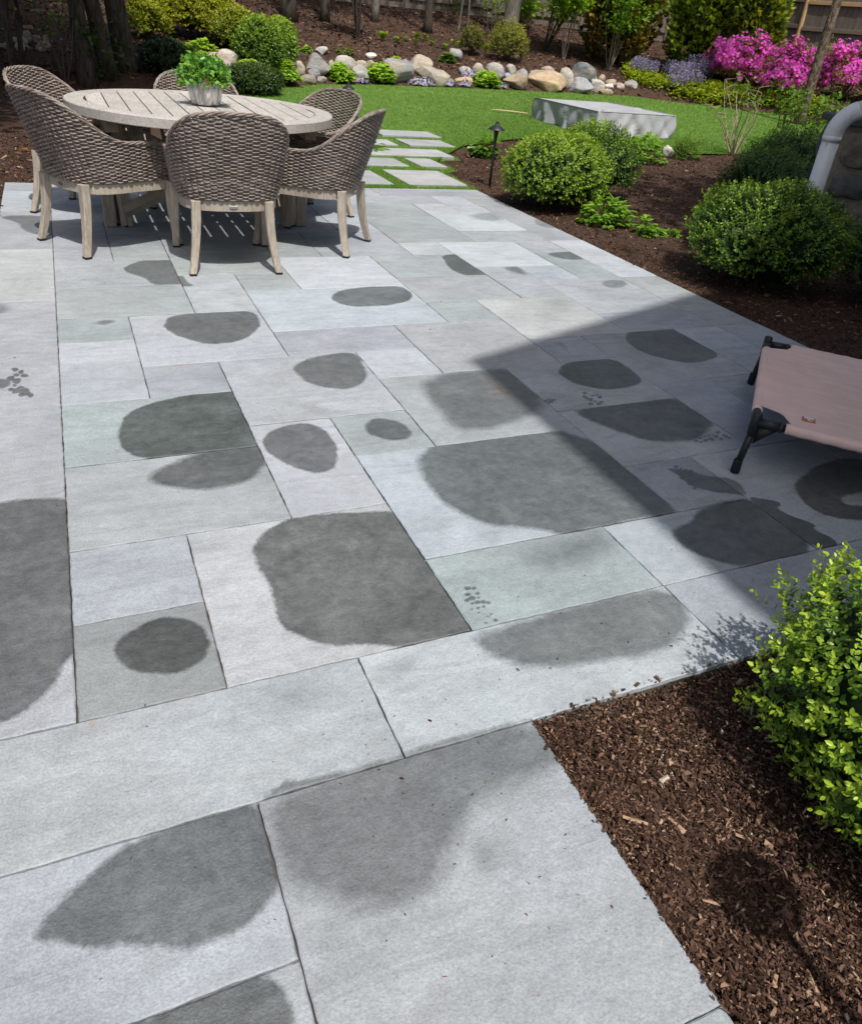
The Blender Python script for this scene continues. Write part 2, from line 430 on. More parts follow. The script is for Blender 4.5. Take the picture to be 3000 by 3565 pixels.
CHIP = m_col('bark_chip', .85, .15); BLADE = m_leaf('turf_blade', .55, .25, .25); TWIG = m_col('twig', .85, .15)
TEAK = m_wood('weathered_teak', (.50, .44, .36), (.30, .255, .205)); TABLEW = m_wood('table_board', (.54, .51, .46), (.36, .335, .30), (12, 1.0, 12))
FENCEW = m_wood('grey_fence_board', (.235, .20, .165), (.115, .097, .080), (14, 14, .7), .85); RAILW = m_wood('fence_rail_wood', (.25, .205, .155), (.15, .12, .09), (1, 14, 14), .85)
CEDAR = m_wood('new_cedar', (.58, .40, .21), (.44, .28, .13), (14, 14, .8), .75)
BLACKM = m_flat('black_powder_coat', (.018, .019, .021), .48, .0, .45, .15, 90)
RUBBER = m_flat('black_rubber', (.012, .012, .012), .75)
COTF = m_fabric('dusty_pink_mesh', (.76, .55, .475), (.83, .60, .535), 4.0, 420)
COVERF = m_fabric('grey_cover_cloth', (.33, .335, .35), (.39, .392, .40), 2.5, 200, .6, 4.0, .006)
PIPE = m_flat('white_pipe_paint', (.78, .79, .80), .42, 0, .45, .06, 8)
CAPST = m_flat('cap_stone', (.085, .092, .098), .75, 0, .3, .25, 30, .3)
MORTAR = m_flat('mortar', (.33, .28, .21), .9, 0, .2, .25, 40, .6, .006)
BARKG = m_bark('grey_bark', (.10, .09, .08), (.24, .22, .19)); BARKD = m_bark('dark_bark', (.035, .028, .022), (.10, .085, .068)); BARKW = m_bark('pale_bark', (.26, .23, .19), (.46, .42, .35), (20, 20, 9))
BARKR = m_bark('shaggy_bark', (.05, .035, .028), (.22, .165, .12), (10, 10, 6))
METAL = m_flat('brushed_metal', (.55, .55, .53), .35, 1.0, .5)

# ------------------------------------------------------------------ ground and beds
def gx(i): return (i - 0.8007) * U
def gy(j): return (j + 8.2199) * U
def patio_mask(x, y):
    """inside the paved area"""
    a = (x > gx(-2)) & (x < gx(24)) & (y > gy(0)) & (y < gy(36))
    b = (y <= gy(0)) & (y > gy(-2)) & (x < gx(17))
    c = (y <= gy(-2)) & (x < gx(6))
    d = (x <= gx(-2)) & (y < gy(0))
    return a | b | c | d
mb = MB()
azs = np.radians(np.linspace(-180, 180, 361)); rs = np.r_[np.linspace(0.0, 3, 20), np.linspace(3.2, 34, 150), np.array([36, 40, 48, 60, 90, 150, 260])]
A, R = np.meshgrid(azs, rs, indexing='ij')
X, Y = R * np.sin(A), R * np.cos(A)
Zg = ground_h(X, Y)
grid_mesh(mb, X, Y, np.where(patio_mask(X, Y), Zg - 0.06, Zg) - np.where(R > 36, 0.02, 0))
tag(link('ground', mb.mesh('ground', MULCH, True)), 'dark brown mulched garden ground', None, kind='structure')

# lawn: a sheet between its near and far edges, seen from where we stand
NEAR = [(23.6, 8.15), (24.6, 9.0), (25.6, 9.9), (26.4, 10.35), (27.9, 10.9)]
for p in [(1040, 288), (1090, 280), (1160, 283), (1230, 292), (1300, 306), (1380, 312), (1430, 316), (1500, 317), (1560, 312), (1640, 306), (1764, 300)]:
    q = ray_lawn(*KD(*p)); NEAR.append((math.degrees(math.atan2(q[0], q[1])), math.hypot(q[0], q[1])))
NEAR.sort(); nz = np.array(NEAR)
nz[:, 1] = np.convolve(np.r_[nz[0, 1], nz[:, 1], nz[-1, 1]], [.25, .5, .25], 'valid') if len(nz) > 5 else nz[:, 1]
def near_edge(az):
    e = np.interp(az, nz[:, 0], nz[:, 1])
    return np.where(az < 23.4, (gy(36) + 0.004) / np.cos(np.radians(az)), e)
az = np.r_[np.linspace(9.0, 23.35, 60), np.linspace(23.4, 63, 170)]
t = np.linspace(0, 1, 60)
AZ, TT = np.meshgrid(az, t, indexing='ij')
RN, RF = near_edge(AZ), far_edge(AZ)
RR = RN + (RF - RN) * TT
lx, ly = RR * np.sin(np.radians(AZ)), RR * np.cos(np.radians(AZ))
mb = MB(); grid_mesh(mb, lx, ly, lawn_h(lx, ly))
PATH = [(20, 24, 37.2, 42.0), (14.0, 19.0, 37.2, 41.6), (23.4, 25.4, 43.4, 46.6), (16.5, 22.5, 43.4, 46.5), (20.8, 27.8, 47.4, 50.6), (25.9, 29.9, 51.7, 54.9),
        (19.5, 25.0, 51.8, 54.6), (25.2, 30.6, 56.0, 59.2)]
pr_ = [(36.02, 24.25), (37.2, 24.4), (42.0, 24.6), (42.9, 26.0), (43.4, 25.9), (46.6, 26.0), (47.4, 28.4), (50.6, 28.6), (51.4, 31.0)]
for (j0, r0), (j1, r1) in zip(pr_[:-1], pr_[1:]):
    yy = np.array([[gy(j0), gy(j1)], [gy(j0), gy(j1)]]); xx = np.array([[gx(9.0)] * 2, [gx(r0), gx(r1)]])
    grid_mesh(mb, xx, yy, np.full((2, 2), -0.016))
lawn = tag(link('lawn', mb.mesh('lawn', TURF, True)), 'flat green synthetic turf lawn', None, kind='structure')

# ------------------------------------------------------------------ patio stones
T0_ = dict(L=(.385, .40, .425), V=(.33, .338, .37), B=(.315, .335, .365), G=(.30, .345, .325), g=(.325, .345, .325), W=(.45, .455, .455), T=(.43, .415, .365),
          D=(.255, .25, .245), N=(.35, .355, .355), P=(.365, .368, .39), Y=(.41, .405, .38))
T_ = {k: tuple(np.array(v) * .48 + np.mean(v) * np.array([.965, 1.0, 1.05]) * .52) for k, v in T0_.items()}
STONES = [  # i0 i1 j0 j1 tint
 (0,2,0,2,'D'),(0,2,2,4,'V'),(2,6,0,4,'Y'),(0,4,4,7,'g'),(0,4,7,10,'G'),(4,6,4,8,'P'),(6,8,6,8,'G'),(6,12,2,6,'L'),(6,10,0,2,'G'),(10,14,0,2,'L'),
 (8,12,6,10,'N'),(4,8,8,12,'P'),(2,4,10,12,'V'),(0,2,10,14,'P'),(0,2,14,16,'G'),(2,6,12,16,'P'),(6,10,12,14,'V'),(8,10,10,12,'L'),(10,14,10,14,'N'),(12,16,7,10,'N'),
 (12,16,4,7,'N'),(12,14,2,4,'B'),(14,18,0,4,'N'),(16,18,4,8,'B'),(18,22,4,8,'N'),(18,22,0,4,'B'),(16,20,8,12,'N'),(20,22,10,12,'L'),(20,22,8,10,'B'),(14,16,10,12,'B'),
 (14,18,12,16,'T'),(18,22,12,14,'B'),(18,22,14,18,'P'),(12,14,14,16,'G'),(12,16,19,22,'g'),(12,16,16,19,'g'),(16,18,16,20,'V'),(18,20,18,20,'L'),(20,22,18,22,'G'),(20,22,22,24,'L'),
 (14,16,22,24,'W'),(16,20,20,24,'W'),(18,22,24,26,'N'),(14,18,24,28,'G'),(18,22,26,30,'W'),(18,20,30,32,'W'),(20,22,30,34,'L'),(14,18,28,32,'g'),(12,14,26,32,'L'),(12,16,32,34,'N'),
 (16,20,32,34,'N'),(10,14,22,26,'B'),(8,10,22,26,'G'),(2,4,22,24,'G'),(2,4,24,26,'B'),(0,2,22,26,'B'),(0,4,19,22,'g'),(0,4,16,19,'g'),(4,8,20,23,'g'),(4,8,23,26,'N'),
 (4,6,16,20,'P'),(6,8,18,20,'G'),(8,12,18,22,'W'),(6,12,14,18,'L'),(0,2,26,28,'N'),(2,6,26,28,'B'),(6,9,26,30,'N'),(9,12,26,30,'B'),(0,6,28,31,'L'),(6,12,30,34,'N'),(0,6,31,34,'L'),
 (22,24,24,34,'N'),(22,24,18,24,'W'),(22,24,12,18,'N'),(22,24,5,12,'B'),(22,24,-2,5,'N'),
 (-2,4,34,36,'N'),(4,10,34,36,'B'),(10,17,34,36,'N'),(17,24,34,36,'V'),
 (-2,0,30,34,'L'),(-2,0,23.8,30,'B'),(-2,0,17.8,23.8,'Y'),(-2,0,0,17.8,'N'),
 (-4,4,-2,0,'N'),(4,10,-2,0,'L'),(10,16,-2,0,'V'),(-3,2,-4,-2,'P'),(2,6,-6,-2,'N'),(-3,2,-8,-4,'N'),(2,6,-9,-6,'g'),(-8,-3,-4,-2,'L'),(-8,-2,0,6,'N'),(-8,-4,-2,0,'B'),(-8,-3,-8,-4,'g')]
c1 = crop(0, 850, 1500); c2 = crop(1500, 850, 1500); c3 = crop(0, 1700, 1500); c4 = crop(1500, 1700, 1500)
z1 = crop(1000, 600, 1000); z2 = crop(1700, 600, 1000); z3 = crop(0, 550, 1000); z4 = crop(1100, 1000, 1000); z5 = crop(2000, 1000, 1000); z6 = crop(1400, 1500, 1000); z7 = crop(2200, 1500, 800)
# water marks: stones they lie on, softness (m), strength, outline
WET = [
 ([(2,0)], .012, 1, c3, [(1028,250),(1070,180),(1200,112),(1480,95),(1570,92),(1640,103),(1760,110),(2080,540),(2080,620),(1900,640),(1760,650),(1650,655),(1500,640),(1400,648),(1290,635),(1170,580),(1120,500),(1118,420),(1060,340)]),
 ([(0,0)], .010, 1, c3, [(462,670),(480,620),(570,560),(690,522),(800,540),(855,600),(862,660),(820,720),(700,765),(580,755),(500,720)]),
 ([(-2,0)], .014, .95, c3, [(-150,70),(0,58),(230,37),(330,50),(360,300),(330,640),(290,690),(200,830),(100,925),(0,972),(-150,990)]),
 ([(0,7)], .010, 1, c1, [(480,775),(510,700),(580,660),(700,630),(870,600),(1000,580),(1110,800),(1060,850),(580,890),(500,835)]),
 ([(0,4)], .025, .95, c1, [(605,955),(640,920),(750,880),(900,825),(1110,790),(1090,900),(1030,965),(900,1003),(780,1005),(680,990),(630,975)]),
 ([(4,4)], .010, .95, c1, [(1070,800),(1120,755),(1230,727),(1310,745),(1370,800),(1388,860),(1370,920),(1300,938),(1200,915),(1120,870),(1078,830)]),
 ([(6,6)], .014, .9, c1, [(1493,745),(1530,712),(1600,712),(1660,740),(1690,785),(1640,805),(1560,795),(1505,775)]),
 ([(4,8)], .016, .9, c1, [(1200,500),(1260,470),(1370,445),(1440,445),(1480,470),(1510,560),(1440,595),(1340,590),(1240,560),(1215,530)]),
 ([(2,12)], .012, .95, c1, [(668,325),(700,290),(850,275),(1040,268),(1070,320),(1040,370),(960,400),(850,410),(740,380),(680,350)]),
 ([(6,14)], .012, .95, z1, [(258,765),(320,720),(500,700),(700,695),(765,740),(768,770),(720,800),(560,820),(420,825),(300,800)]),
 ([(12,19)], .012, .95, z1, [(945,505),(1060,490),(1300,640),(1095,637),(1000,592),(970,550)]),
 ([(0,14)], .02, .7, c1, [(375,322),(420,310),(475,311),(440,327),(400,329)]),
 ([(0,19),(4,16)], .014, .85, z3, [(745,685),(800,650),(900,622),(1060,605),(1150,770),(1190,775),(1180,788),(990,784),(930,775),(900,740),(830,720)]),
 ([(8,6)], .05, .8, z4, [(650,600),(720,545),(900,515),(1160,490),(1300,600),(1420,720),(1340,785),(1150,850),(950,888),(850,870),(770,780),(700,700)]),
 ([(6,2)], .03, .95, z6, [(85,180),(150,110),(220,70),(1100,-40),(1760,510),(1560,520),(1370,572),(1220,600),(950,645),(900,610),(600,590),(420,540),(280,470),(190,380),(130,290)]),
 ([(12,7)], .012, .95, c2, [(510,520),(560,480),(740,458),(860,540),(860,570),(800,590),(700,595),(600,575),(540,545)]),
 ([(12,4)], .022, .95, z5, [(0,745),(640,655),(870,820),(800,900),(740,935),(620,950),(450,940),(250,880),(100,820),(20,775)]),
 ([(16,8)], .010, .9, z5, [(305,310),(330,268),(620,243),(720,310),(850,370),(880,410),(860,440),(760,460),(680,462),(560,440),(440,410),(350,360)]),
 ([(10,0),(12,2)], .016, 1, z7, [(320,780),(350,740),(480,670),(515,595),(650,562),(720,540),(910,505),(1500,935),(900,1045),(700,1015),(560,970),(420,900),(340,830)]),
 ([(14,0)], .007, 1, z7, [(860,500),(1000,520),(1110,540),(1150,570),(1100,590),(1190,640),(1380,710),(1415,735),(1360,745),(1610,855),(1480,935),(1200,760)]),
 ([(14,0),(18,0)], .012, 1, z7, [(1250,430),(1290,360),(1400,270),(1550,220),(1800,200),(1900,430),(1700,480),(1620,510),(1605,540),(1650,575),(1900,570),(1900,700),(1600,680),(1450,640),(1330,570),(1270,500)]),
 ([(12,2),(14,0)], .012, .85, z7, [(258,285),(330,283),(440,305),(560,345),(690,355),(800,380),(890,480),(860,495),(690,480),(550,455),(470,430),(430,400),(370,350),(310,315)]),
 ([(6,0)], .09, .62, c4, [(390,300),(430,260),(600,200),(690,170),(740,220),(700,270),(620,310),(540,320)]),
 ([(4,-2)], .028, .85, c4, [(170,600),(945,375),(1080,530),(1040,600),(940,670),(800,700),(640,715),(450,738),(330,715),(230,680),(190,640)]),
 ([(-4,-2)], .12, .32, c3, [(1060,860),(1200,790),(1330,800),(1290,900),(1150,920)]),
 ([(4,-2)], .08, .40, c3, [(1500,780),(1560,730),(1720,700),(1660,800),(1560,810)]),
 ([(2,-6)], .05, .78, KD, [(535,1615),(1095,1450),(1180,1545),(1110,1583),(1000,1625),(950,1690),(930,1760),(880,1830),(800,1855),(700,1850),(640,1830),(585,1812),(545,1750)]),
 ([(-4,-2),(4,-2)], .013, .8, KD, [(545,1628),(580,1600),(640,1590),(730,1570),(800,1550),(860,1530),(1000,1489),(1090,1467),(1120,1480),(800,1580),(540,1660)]),
 ([(-3,-4)], .014, .95, KD, [(65,1920),(130,1840),(250,1730),(285,1710),(540,1620),(590,1780),(555,1850),(500,1905),(410,1935),(370,1942),(290,1930),(240,1923),(200,1947),(130,1940),(80,1930)]),
 ([(-3,-8)], .012, .95, KD, [(200,2130),(300,2075),(480,2005),(540,1995),(590,2030),(605,2100),(600,2200),(200,2200)]),
 ([(2,-6)], .06, .5, KD, [(960,1725),(1030,1702),(1040,1740),(980,1790)]),
 ([(14,12)], .12, .40, z2, [(330,790),(430,770),(500,810),(420,835)]),
 ([(18,14)], .02, .65, z2, [(690,680),(720,660),(830,660),(860,690),(790,712),(710,700)]),
 ([(20,18)], .012, .8, z2, [(350,498),(500,478),(610,532),(500,540),(400,520)]),
 ([(16,16)], .05, .8, z2, [(80,585),(180,572),(245,628),(180,625)]),
 ([(18,26)], .08, .6, z1, [(1100,260),(1260,238),(1345,295),(1200,300)]),
 ([(22,24)], .02, .5, z2, [(260,290),(330,285),(430,345),(330,335)]),
 ([(-2,23.8)], .02, .75, z3, [(-10,362),(60,352),(200,350),(330,360),(340,480),(230,470),(140,440),(110,390)]),
 ([(-2,0)], .010, .8, c1, [(-60,560),(20,550),(45,560),(40,585),(-60,605)]),
 ([(-2,17.8),(-2,0)], .04, .6, c1, [(-60,240),(20,245),(45,265),(0,285),(-60,290)]),
 ([(14,10)], .012, .45, z4, [(1440,345),(1500,332),(1545,370),(1555,415),(1530,390),(1500,352)]),
]
DOTS = [((6,0), c4, 9, [(150,410),(175,408),(150,435),(190,430),(147,457),(170,450),(195,448),(168,472),(190,467),(215,465),(235,467),(168,495),(192,490),(215,485),(195,510),(235,525),(265,540),(225,550),(245,515)]),
        ((12,4), z5, 12, [(745,945),(770,925),(800,915),(775,950),(805,938),(835,930),(850,905),(825,905),(880,890),(870,915),(900,930),(850,935),(930,915),(950,925),(915,905)]),
        ((12,7), z5, 11, [(60,650),(75,680),(110,665),(135,660),(155,672),(100,690),(125,700),(165,702),(100,716),(150,715),(60,670)]),
        ((-2,0), c1, 13, [(60,515),(85,522),(100,538),(65,535),(45,548),(70,560),(60,578),(85,585),(100,598),(75,598),(110,610),(125,618),(90,615),(60,605),(45,595)]),
        ((12,2), z7, 14, [(335,275),(370,290),(410,300),(350,330),(385,360),(450,310),(500,330),(575,350),(440,405),(480,440)]),
        ((12,7), z4, 12, [(1400,700),(1425,690),(1440,705),(1465,690),(1420,712),(1450,695)])]
RUST = [(z4, (1110, 590), .05), (z4, (1140, 640), .05), (c1, (650, 368), .012), (c1, (550, 595), .02), (c1, (735, 492), .015), (c3, (720, 875), .012), (c3, (390, 960), .014), (c3, (415, 1015), .010)]
def chaikin(P, n=2):
    for _ in range(n):
        Q = np.roll(P, -1, 0); P = np.stack([.75 * P + .25 * Q, .25 * P + .75 * Q], 1).reshape(-1, 2)
    return P
def sdf(pts, poly):
    """signed distance, positive inside"""
    A = poly; B = np.roll(poly, -1, 0); E = B - A
    d = pts[:, None] - A[None]
    tt = np.clip((d * E[None]).sum(-1) / np.maximum((E * E).sum(-1), 1e-12)[None], 0, 1)
    dist = np.sqrt(((d - tt[..., None] * E[None]) ** 2).sum(-1)).min(1)
    c = (A[None, :, 1] > pts[:, None, 1]) != (B[None, :, 1] > pts[:, None, 1])
    xi = A[None, :, 0] + (pts[:, None, 1] - A[None, :, 1]) * E[None, :, 0] / np.where(np.abs(E[None, :, 1]) < 1e-12, 1e-12, E[None, :, 1])
    ins = (c & (pts[:, None, 0] < xi)).sum(1) % 2 == 1
    return np.where(ins, dist, -dist)
marks = {}
for keys, soft, st, k, pts in WET:
    P = chaikin(np.array([on_plane(*k(*p))[:2] for p in pts]))
    for q in keys: marks.setdefault(q, []).append((soft, st, P))
for key, k, rad, pts in DOTS:
    for n_, p in enumerate(pts):
        rg = rngs(n_ + 5); a = np.linspace(0, 2 * np.pi, 8)[:-1]
        rad_ = rad * rg.uniform(.55, 1.25); ring = [on_plane(*k(p[0] + rad_ * math.cos(q) * rg.uniform(.8, 1.5), p[1] + rad_ * .75 * math.sin(q) * rg.uniform(.7, 1.2)))[:2] for q in a]
        marks.setdefault(key, []).append((.004, .9, np.array(ring)))
rusts = [(on_plane(*k(*p))[:2], s) for k, p, s in RUST]
patio = tag(link('patio', None), 'patio of rectangular bluestone slabs', None, kind='structure')
dotk = {d[0] for d in DOTS}
mbj = MB()
box(mbj, (gx(-2), gy(0), -.07), (gx(24), gy(36), -.012)); box(mbj, (gx(-8), gy(-9), -.0705), (gx(6), gy(-2), -.0125)); box(mbj, (gx(-8), gy(-2), -.0715), (gx(16.2), gy(0), -.0135)); box(mbj, (gx(-8), gy(0), -.0725), (gx(-2), gy(6), -.0145))
link('joint_bed', mbj.mesh('joint_bed', JOINT), patio)
rg = rngs(11)
for n_, (i0, i1, j0, j1, tc) in enumerate(STONES):
    x0, x1, y0, y1 = gx(i0) + .0016, gx(i1) - .0016, gy(j0) + .0016, gy(j1) - .0016
    key = (i0, j0); near = y0 < 2.6
    st = .0045 if key in dotk and key != (12, 7) else (.007 if key == (12, 7) else (.012 if near else (.02 if key in marks else .06)))
    nx, ny = max(3, int((x1 - x0) / st)), max(3, int((y1 - y0) / st))
    e = .003
    xs = np.r_[x0, np.linspace(x0 + e, x1 - e, nx), x1]; ys = np.r_[y0, np.linspace(y0 + e, y1 - e, ny), y1]
    Xs, Ys = np.meshgrid(xs, ys, indexing='ij'); Xs = Xs.copy(); Ys = Ys.copy()
    lvl = rg.uniform(-.0012, .0012); tx, ty = rg.uniform(-.0009, .0009, 2)
    Zs = lvl + tx * (Xs - (x0 + x1) / 2) + ty * (Ys - (y0 + y1) / 2)
    Zs += .0005 * np.sin(Xs * 31 + n_) * np.sin(Ys * 27 + 2 * n_)
    edge = np.zeros_like(Xs, bool); edge[0] = edge[-1] = True; edge[:, 0] = edge[:, -1] = True
    Zs = np.where(edge, Zs - .0022, Zs)
    # snapped edges are a little wavy
    wob = (.0008 * np.sin(Ys * 41 + n_ * 1.7) + .0006 * np.sin(Ys * 133 + n_)); Xs[:2] += wob[:2]; Xs[-2:] += wob[-2:] * .8
    wob = (.0008 * np.sin(Xs * 37 + n_ * 2.3) + .0006 * np.sin(Xs * 121 + n_)); Ys[:, :2] += wob[:, :2]; Ys[:, -2:] += wob[:, -2:] * .8
    Xs[0] = np.maximum(Xs[0], x0 - .0012); Xs[-1] = np.minimum(Xs[-1], x1 + .0012); Ys[:, 0] = np.maximum(Ys[:, 0], y0 - .0012); Ys[:, -1] = np.minimum(Ys[:, -1], y1 + .0012)
    mb = MB(); grid_mesh(mb, Xs, Ys, Zs)
    n1, n2 = Xs.shape; idx = np.arange(n1 * n2).reshape(n1, n2)
    ring = np.r_[idx[:, 0], idx[-1, 1:], idx[-2::-1, -1], idx[0, -2:0:-1]]
    topv = mb.V[0]; low = topv[ring].copy(); low[:, 2] = -.045
    m_ = len(ring); ii = np.arange(m_); base = len(topv)
    mb.V.append(low); mb.C.append(np.full((m_, 3), .5)); mb.n += m_
    mb.Q.append(np.stack([ring, base + ii, base + (ii + 1) % m_, np.roll(ring, -1)], -1))
    pts = np.concatenate(mb.V)[:, :2]
    wd = np.full(len(pts), -1.0); ws = np.full(len(pts), .02); wk = np.zeros(len(pts)); best = np.full(len(pts), -1e9)
    for soft, stg, P in marks.get(key, []):
        s_ = sdf(pts, P); q = np.minimum(s_ / soft, 1.0) * stg
        bt = q > best
        best = np.where(bt, q, best); wd = np.where(bt, s_, wd); ws = np.where(bt, soft, ws); wk = np.where(bt, stg, wk)
    ru = np.zeros(len(pts))
    for c, s_ in rusts: ru = np.maximum(ru, np.exp(-((pts - c) ** 2).sum(1) / (2 * (s_ * .6) ** 2)))
    me = mb.mesh('paving_stone', STONE, False, dict(wet_d=wd, wet_s=ws, wet_k=wk, rust=ru))
    o = link('paving_stone', me, patio)
    tint = np.array(T_[tc]) * np.array([.965, 1.012, 1.035]) * rg.uniform(.94, 1.05) * (1 + rg.uniform(-.015, .015, 3)); o.color = (*tint, 1)
path = tag(link('garden_path', None), 'stepping stone path across the turf', None, kind='structure')
for n_, (i0, i1, j0, j1) in enumerate(PATH):
    mb = MB(); bevel_box(mb, (gx(i0), gy(j0), -.05), (gx(i1), gy(j1), max(.002, float(lawn_h(gx((i0 + i1) / 2), gy((j0 + j1) / 2))) + .014)), .004)
    v = np.concatenate(mb.V); z_ = np.zeros(len(v))
    o = link('paving_stone', mb.mesh('path_stone', STONE, False, dict(wet_d=z_ - 1, wet_s=z_ + .02, wet_k=z_, rust=z_)), path)
    o.color = (*(np.array(T_['N'] if n_ % 2 else T_['Y']) * .97), 1)

# ------------------------------------------------------------------ turf blades and bark chips
def blades(P, h, w, rg, c0, c1):
    n = len(P); a = rg.uniform(0, 2 * np.pi, n); lean = rg.normal(0, .45, (n, 2)) * h[:, None]
    s = np.stack([np.cos(a), np.sin(a), np.zeros(n)], -1) * w[:, None]
    tip = P + np.c_[lean, h]
    V = np.stack([P - s, P + s, tip], 1).reshape(-1, 3); T = np.arange(n * 3).reshape(-1, 3)
    f = rg.random(n)[:, None]; col = np.array(c0) * (1 - f) + np.array(c1) * f
    return V, T, np.repeat(col, 3, 0)
rg = rngs(3); mb = MB()
n = 26000                                       # strips between the stepping stones
px_, py_ = rg.uniform(9.5, 31, n * 3), rg.uniform(36.05, 56, n * 3)
ok = np.ones(len(px_), bool)
for i0, i1, j0, j1 in PATH: ok &= ~((px_ > i0 - .08) & (px_ < i1 + .08) & (py_ > j0 - .08) & (py_ < j1 + .08))
ok &= px_ < np.interp(py_, [a for a, _ in pr_], [b for _, b in pr_])
px_, py_ = px_[ok], py_[ok]
P = np.c_[gx(px_), gy(py_), np.full(len(px_), -.016)]
V, T, C = blades(P, rg.uniform(.018, .036, len(P)), np.full(len(P), .0022), rg, (.08, .17, .02), (.24, .40, .06)); mb.add(V, None, T, C)
n = 210000
a = rg.uniform(9.5, 58, n); f = rg.random(n) ** 1.7
r_ = near_edge(a) + (far_edge(a) - near_edge(a)) * f
P = np.c_[r_ * np.sin(np.radians(a)), r_ * np.cos(np.radians(a))]; P = np.c_[P, lawn_h(P[:, 0], P[:, 1])]
ok = np.ones(len(P), bool)
for i0, i1, j0, j1 in PATH: ok &= ~((P[:, 0] > gx(i0) - .01) & (P[:, 0] < gx(i1) + .01) & (P[:, 1] > gy(j0) - .01) & (P[:, 1] < gy(j1) + .01))
P = P[ok]; r_ = r_[ok]
V, T, C = blades(P, rg.uniform(.014, .026, len(P)), .0010 + .00022 * r_, rg, (.08, .17, .02), (.22, .37, .06)); mb.add(V, None, T, C)
tag(link('turf_grass', mb.mesh('turf_grass', BLADE, False, use_col=True)), 'short green blades of the turf lawn', 'grass', kind='stuff')
def chips(mb, P, L, W, rg, tilt=.35, lightf=.07):
    n = len(P); a = rg.uniform(0, 2 * np.pi, n)
    D = unit(np.stack([np.cos(a), np.sin(a), rg.normal(0, tilt, n)], -1)); Nn = any_perp(D, rg); Nn[:, 2] = np.abs(Nn[:, 2]) + .6; Nn = unit(Nn - (Nn * D).sum(-1, keepdims=True) * D)
    S = np.cross(D, Nn); L = L[:, None]; W = W[:, None]; q = rg.uniform(.3, .9, (n, 1))
    V = np.stack([P - D * L * .5 - S * W * .5, P - D * L * .5 + S * W * .5 * q, P + D * L * .5 + S * W * .5, P + D * L * .5 - S * W * .5 * q, P - D * L * .2 + Nn * W * .55, P + D * L * .25 + Nn * W * .5], 1).reshape(-1, 3)
    b = np.arange(n)[:, None] * 6
    Q = np.concatenate([b + np.array([[0, 4, 5, 3]]), b + np.array([[1, 2, 5, 4]])], 1).reshape(-1, 4)
    T = np.concatenate([b + np.array([[0, 1, 4]]), b + np.array([[3, 5, 2]])], 1).reshape(-1, 3)
    f = rg.random((n, 1)) ** 2.0; col = np.array([.030, .0155, .010]) * (1 - f) + np.array([.19, .108, .072]) * f
    lt = rg.random(n) < lightf; col[lt] = np.array([.32, .21, .135]) * rg.uniform(.6, 1.25, (lt.sum(), 1))
    pale = rg.random(n) < .003; col[pale] = (.5, .44, .34)
    mb.add(V, Q, T, C=np.repeat(col, 6, 0))
mb = MB(); rg = rngs(8)
def scatter(n, xr, yr, Lr, Wr, lift=.012, tilt=.35, keep=None, lightf=.06):
    x = rg.uniform(*xr, n); y = rg.uniform(*yr, n); s_ = rg.random(n) ** 14 * .022 - .004; ok = ~(patio_mask(x - s_, y) & patio_mask(x + s_, y) & patio_mask(x, y - s_))
    az_ = np.degrees(np.arctan2(x, y)); rho = np.hypot(x, y)
    ok &= ~((az_ > 9) & (az_ < 63) & (rho > near_edge(az_) - .02) & (rho < far_edge(az_)))
    gi, gj = x / U + .8007, y / U - 8.2199
    ok &= ~((gj > 35.9) & (gj < 51.4) & (gi > 9) & (gi < np.interp(gj, [a for a, _ in pr_], [b for _, b in pr_]) + .1))
    if keep is not None: ok &= keep(x, y)
    x, y = x[ok], y[ok]; m_ = len(x)
    L = rg.uniform(*Lr, m_) * np.exp(rg.normal(0, .35, m_)); W = L * rg.uniform(*Wr, m_)
    L *= .72
    chips(mb, np.c_[x, y, np.where(patio_mask(x, y), .003, ground_h(x, y) + .008 * np.sin(x * 9) * np.sin(y * 8)) + rg.uniform(.0, lift, m_) * np.where(patio_mask(x, y), .15, 1)], L, W, rg, tilt, lightf)
scatter(150000, (.55, 2.6), (.1, 1.25), (.004, .014), (.18, .5), .014, .5)
scatter(1500, (.55, 2.6), (.1, 1.25), (.020, .040), (.07, .2), .018, .3, None, .22)
scatter(105000, (1.8, 9.6), (2.0, 10.4), (.010, .030), (.14, .4), .014)
scatter(34000, (-4.0, .0), (1.2, 9.5), (.014, .04), (.14, .4), .016)
scatter(60000, (-2, 24), (12, 27), (.03, .085), (.2, .45), .03)
tag(link('mulch_chips', mb.mesh('mulch_chips', CHIP, False, use_col=True)), 'shredded brown bark chips covering the beds', 'mulch', kind='stuff')
mb = MB(); rg = rngs(18); n = 380                    # crumbs of bark and grit blown over the paving
x = np.r_[rg.uniform(-1, 3.4, n), rg.normal(.55, .3, 200), rg.normal(1.15, .35, 130)]; y = np.r_[rg.uniform(.4, 6.6, n), rg.normal(.8, .16, 200), rg.normal(1.15, .12, 130)]
ok = patio_mask(x, y); x, y = x[ok], y[ok]; L = rg.uniform(.0015, .0045, len(x)) * np.exp(rg.normal(0, .4, len(x)))
chips(mb, np.c_[x, y, np.full(len(x), .0022)], L, L * rg.uniform(.2, .6, len(x)), rg, .1, .1)
tag(link('patio_debris', mb.mesh('patio_debris', CHIP, False, use_col=True)), 'crumbs of bark and grit scattered over the paving', 'debris', kind='stuff')

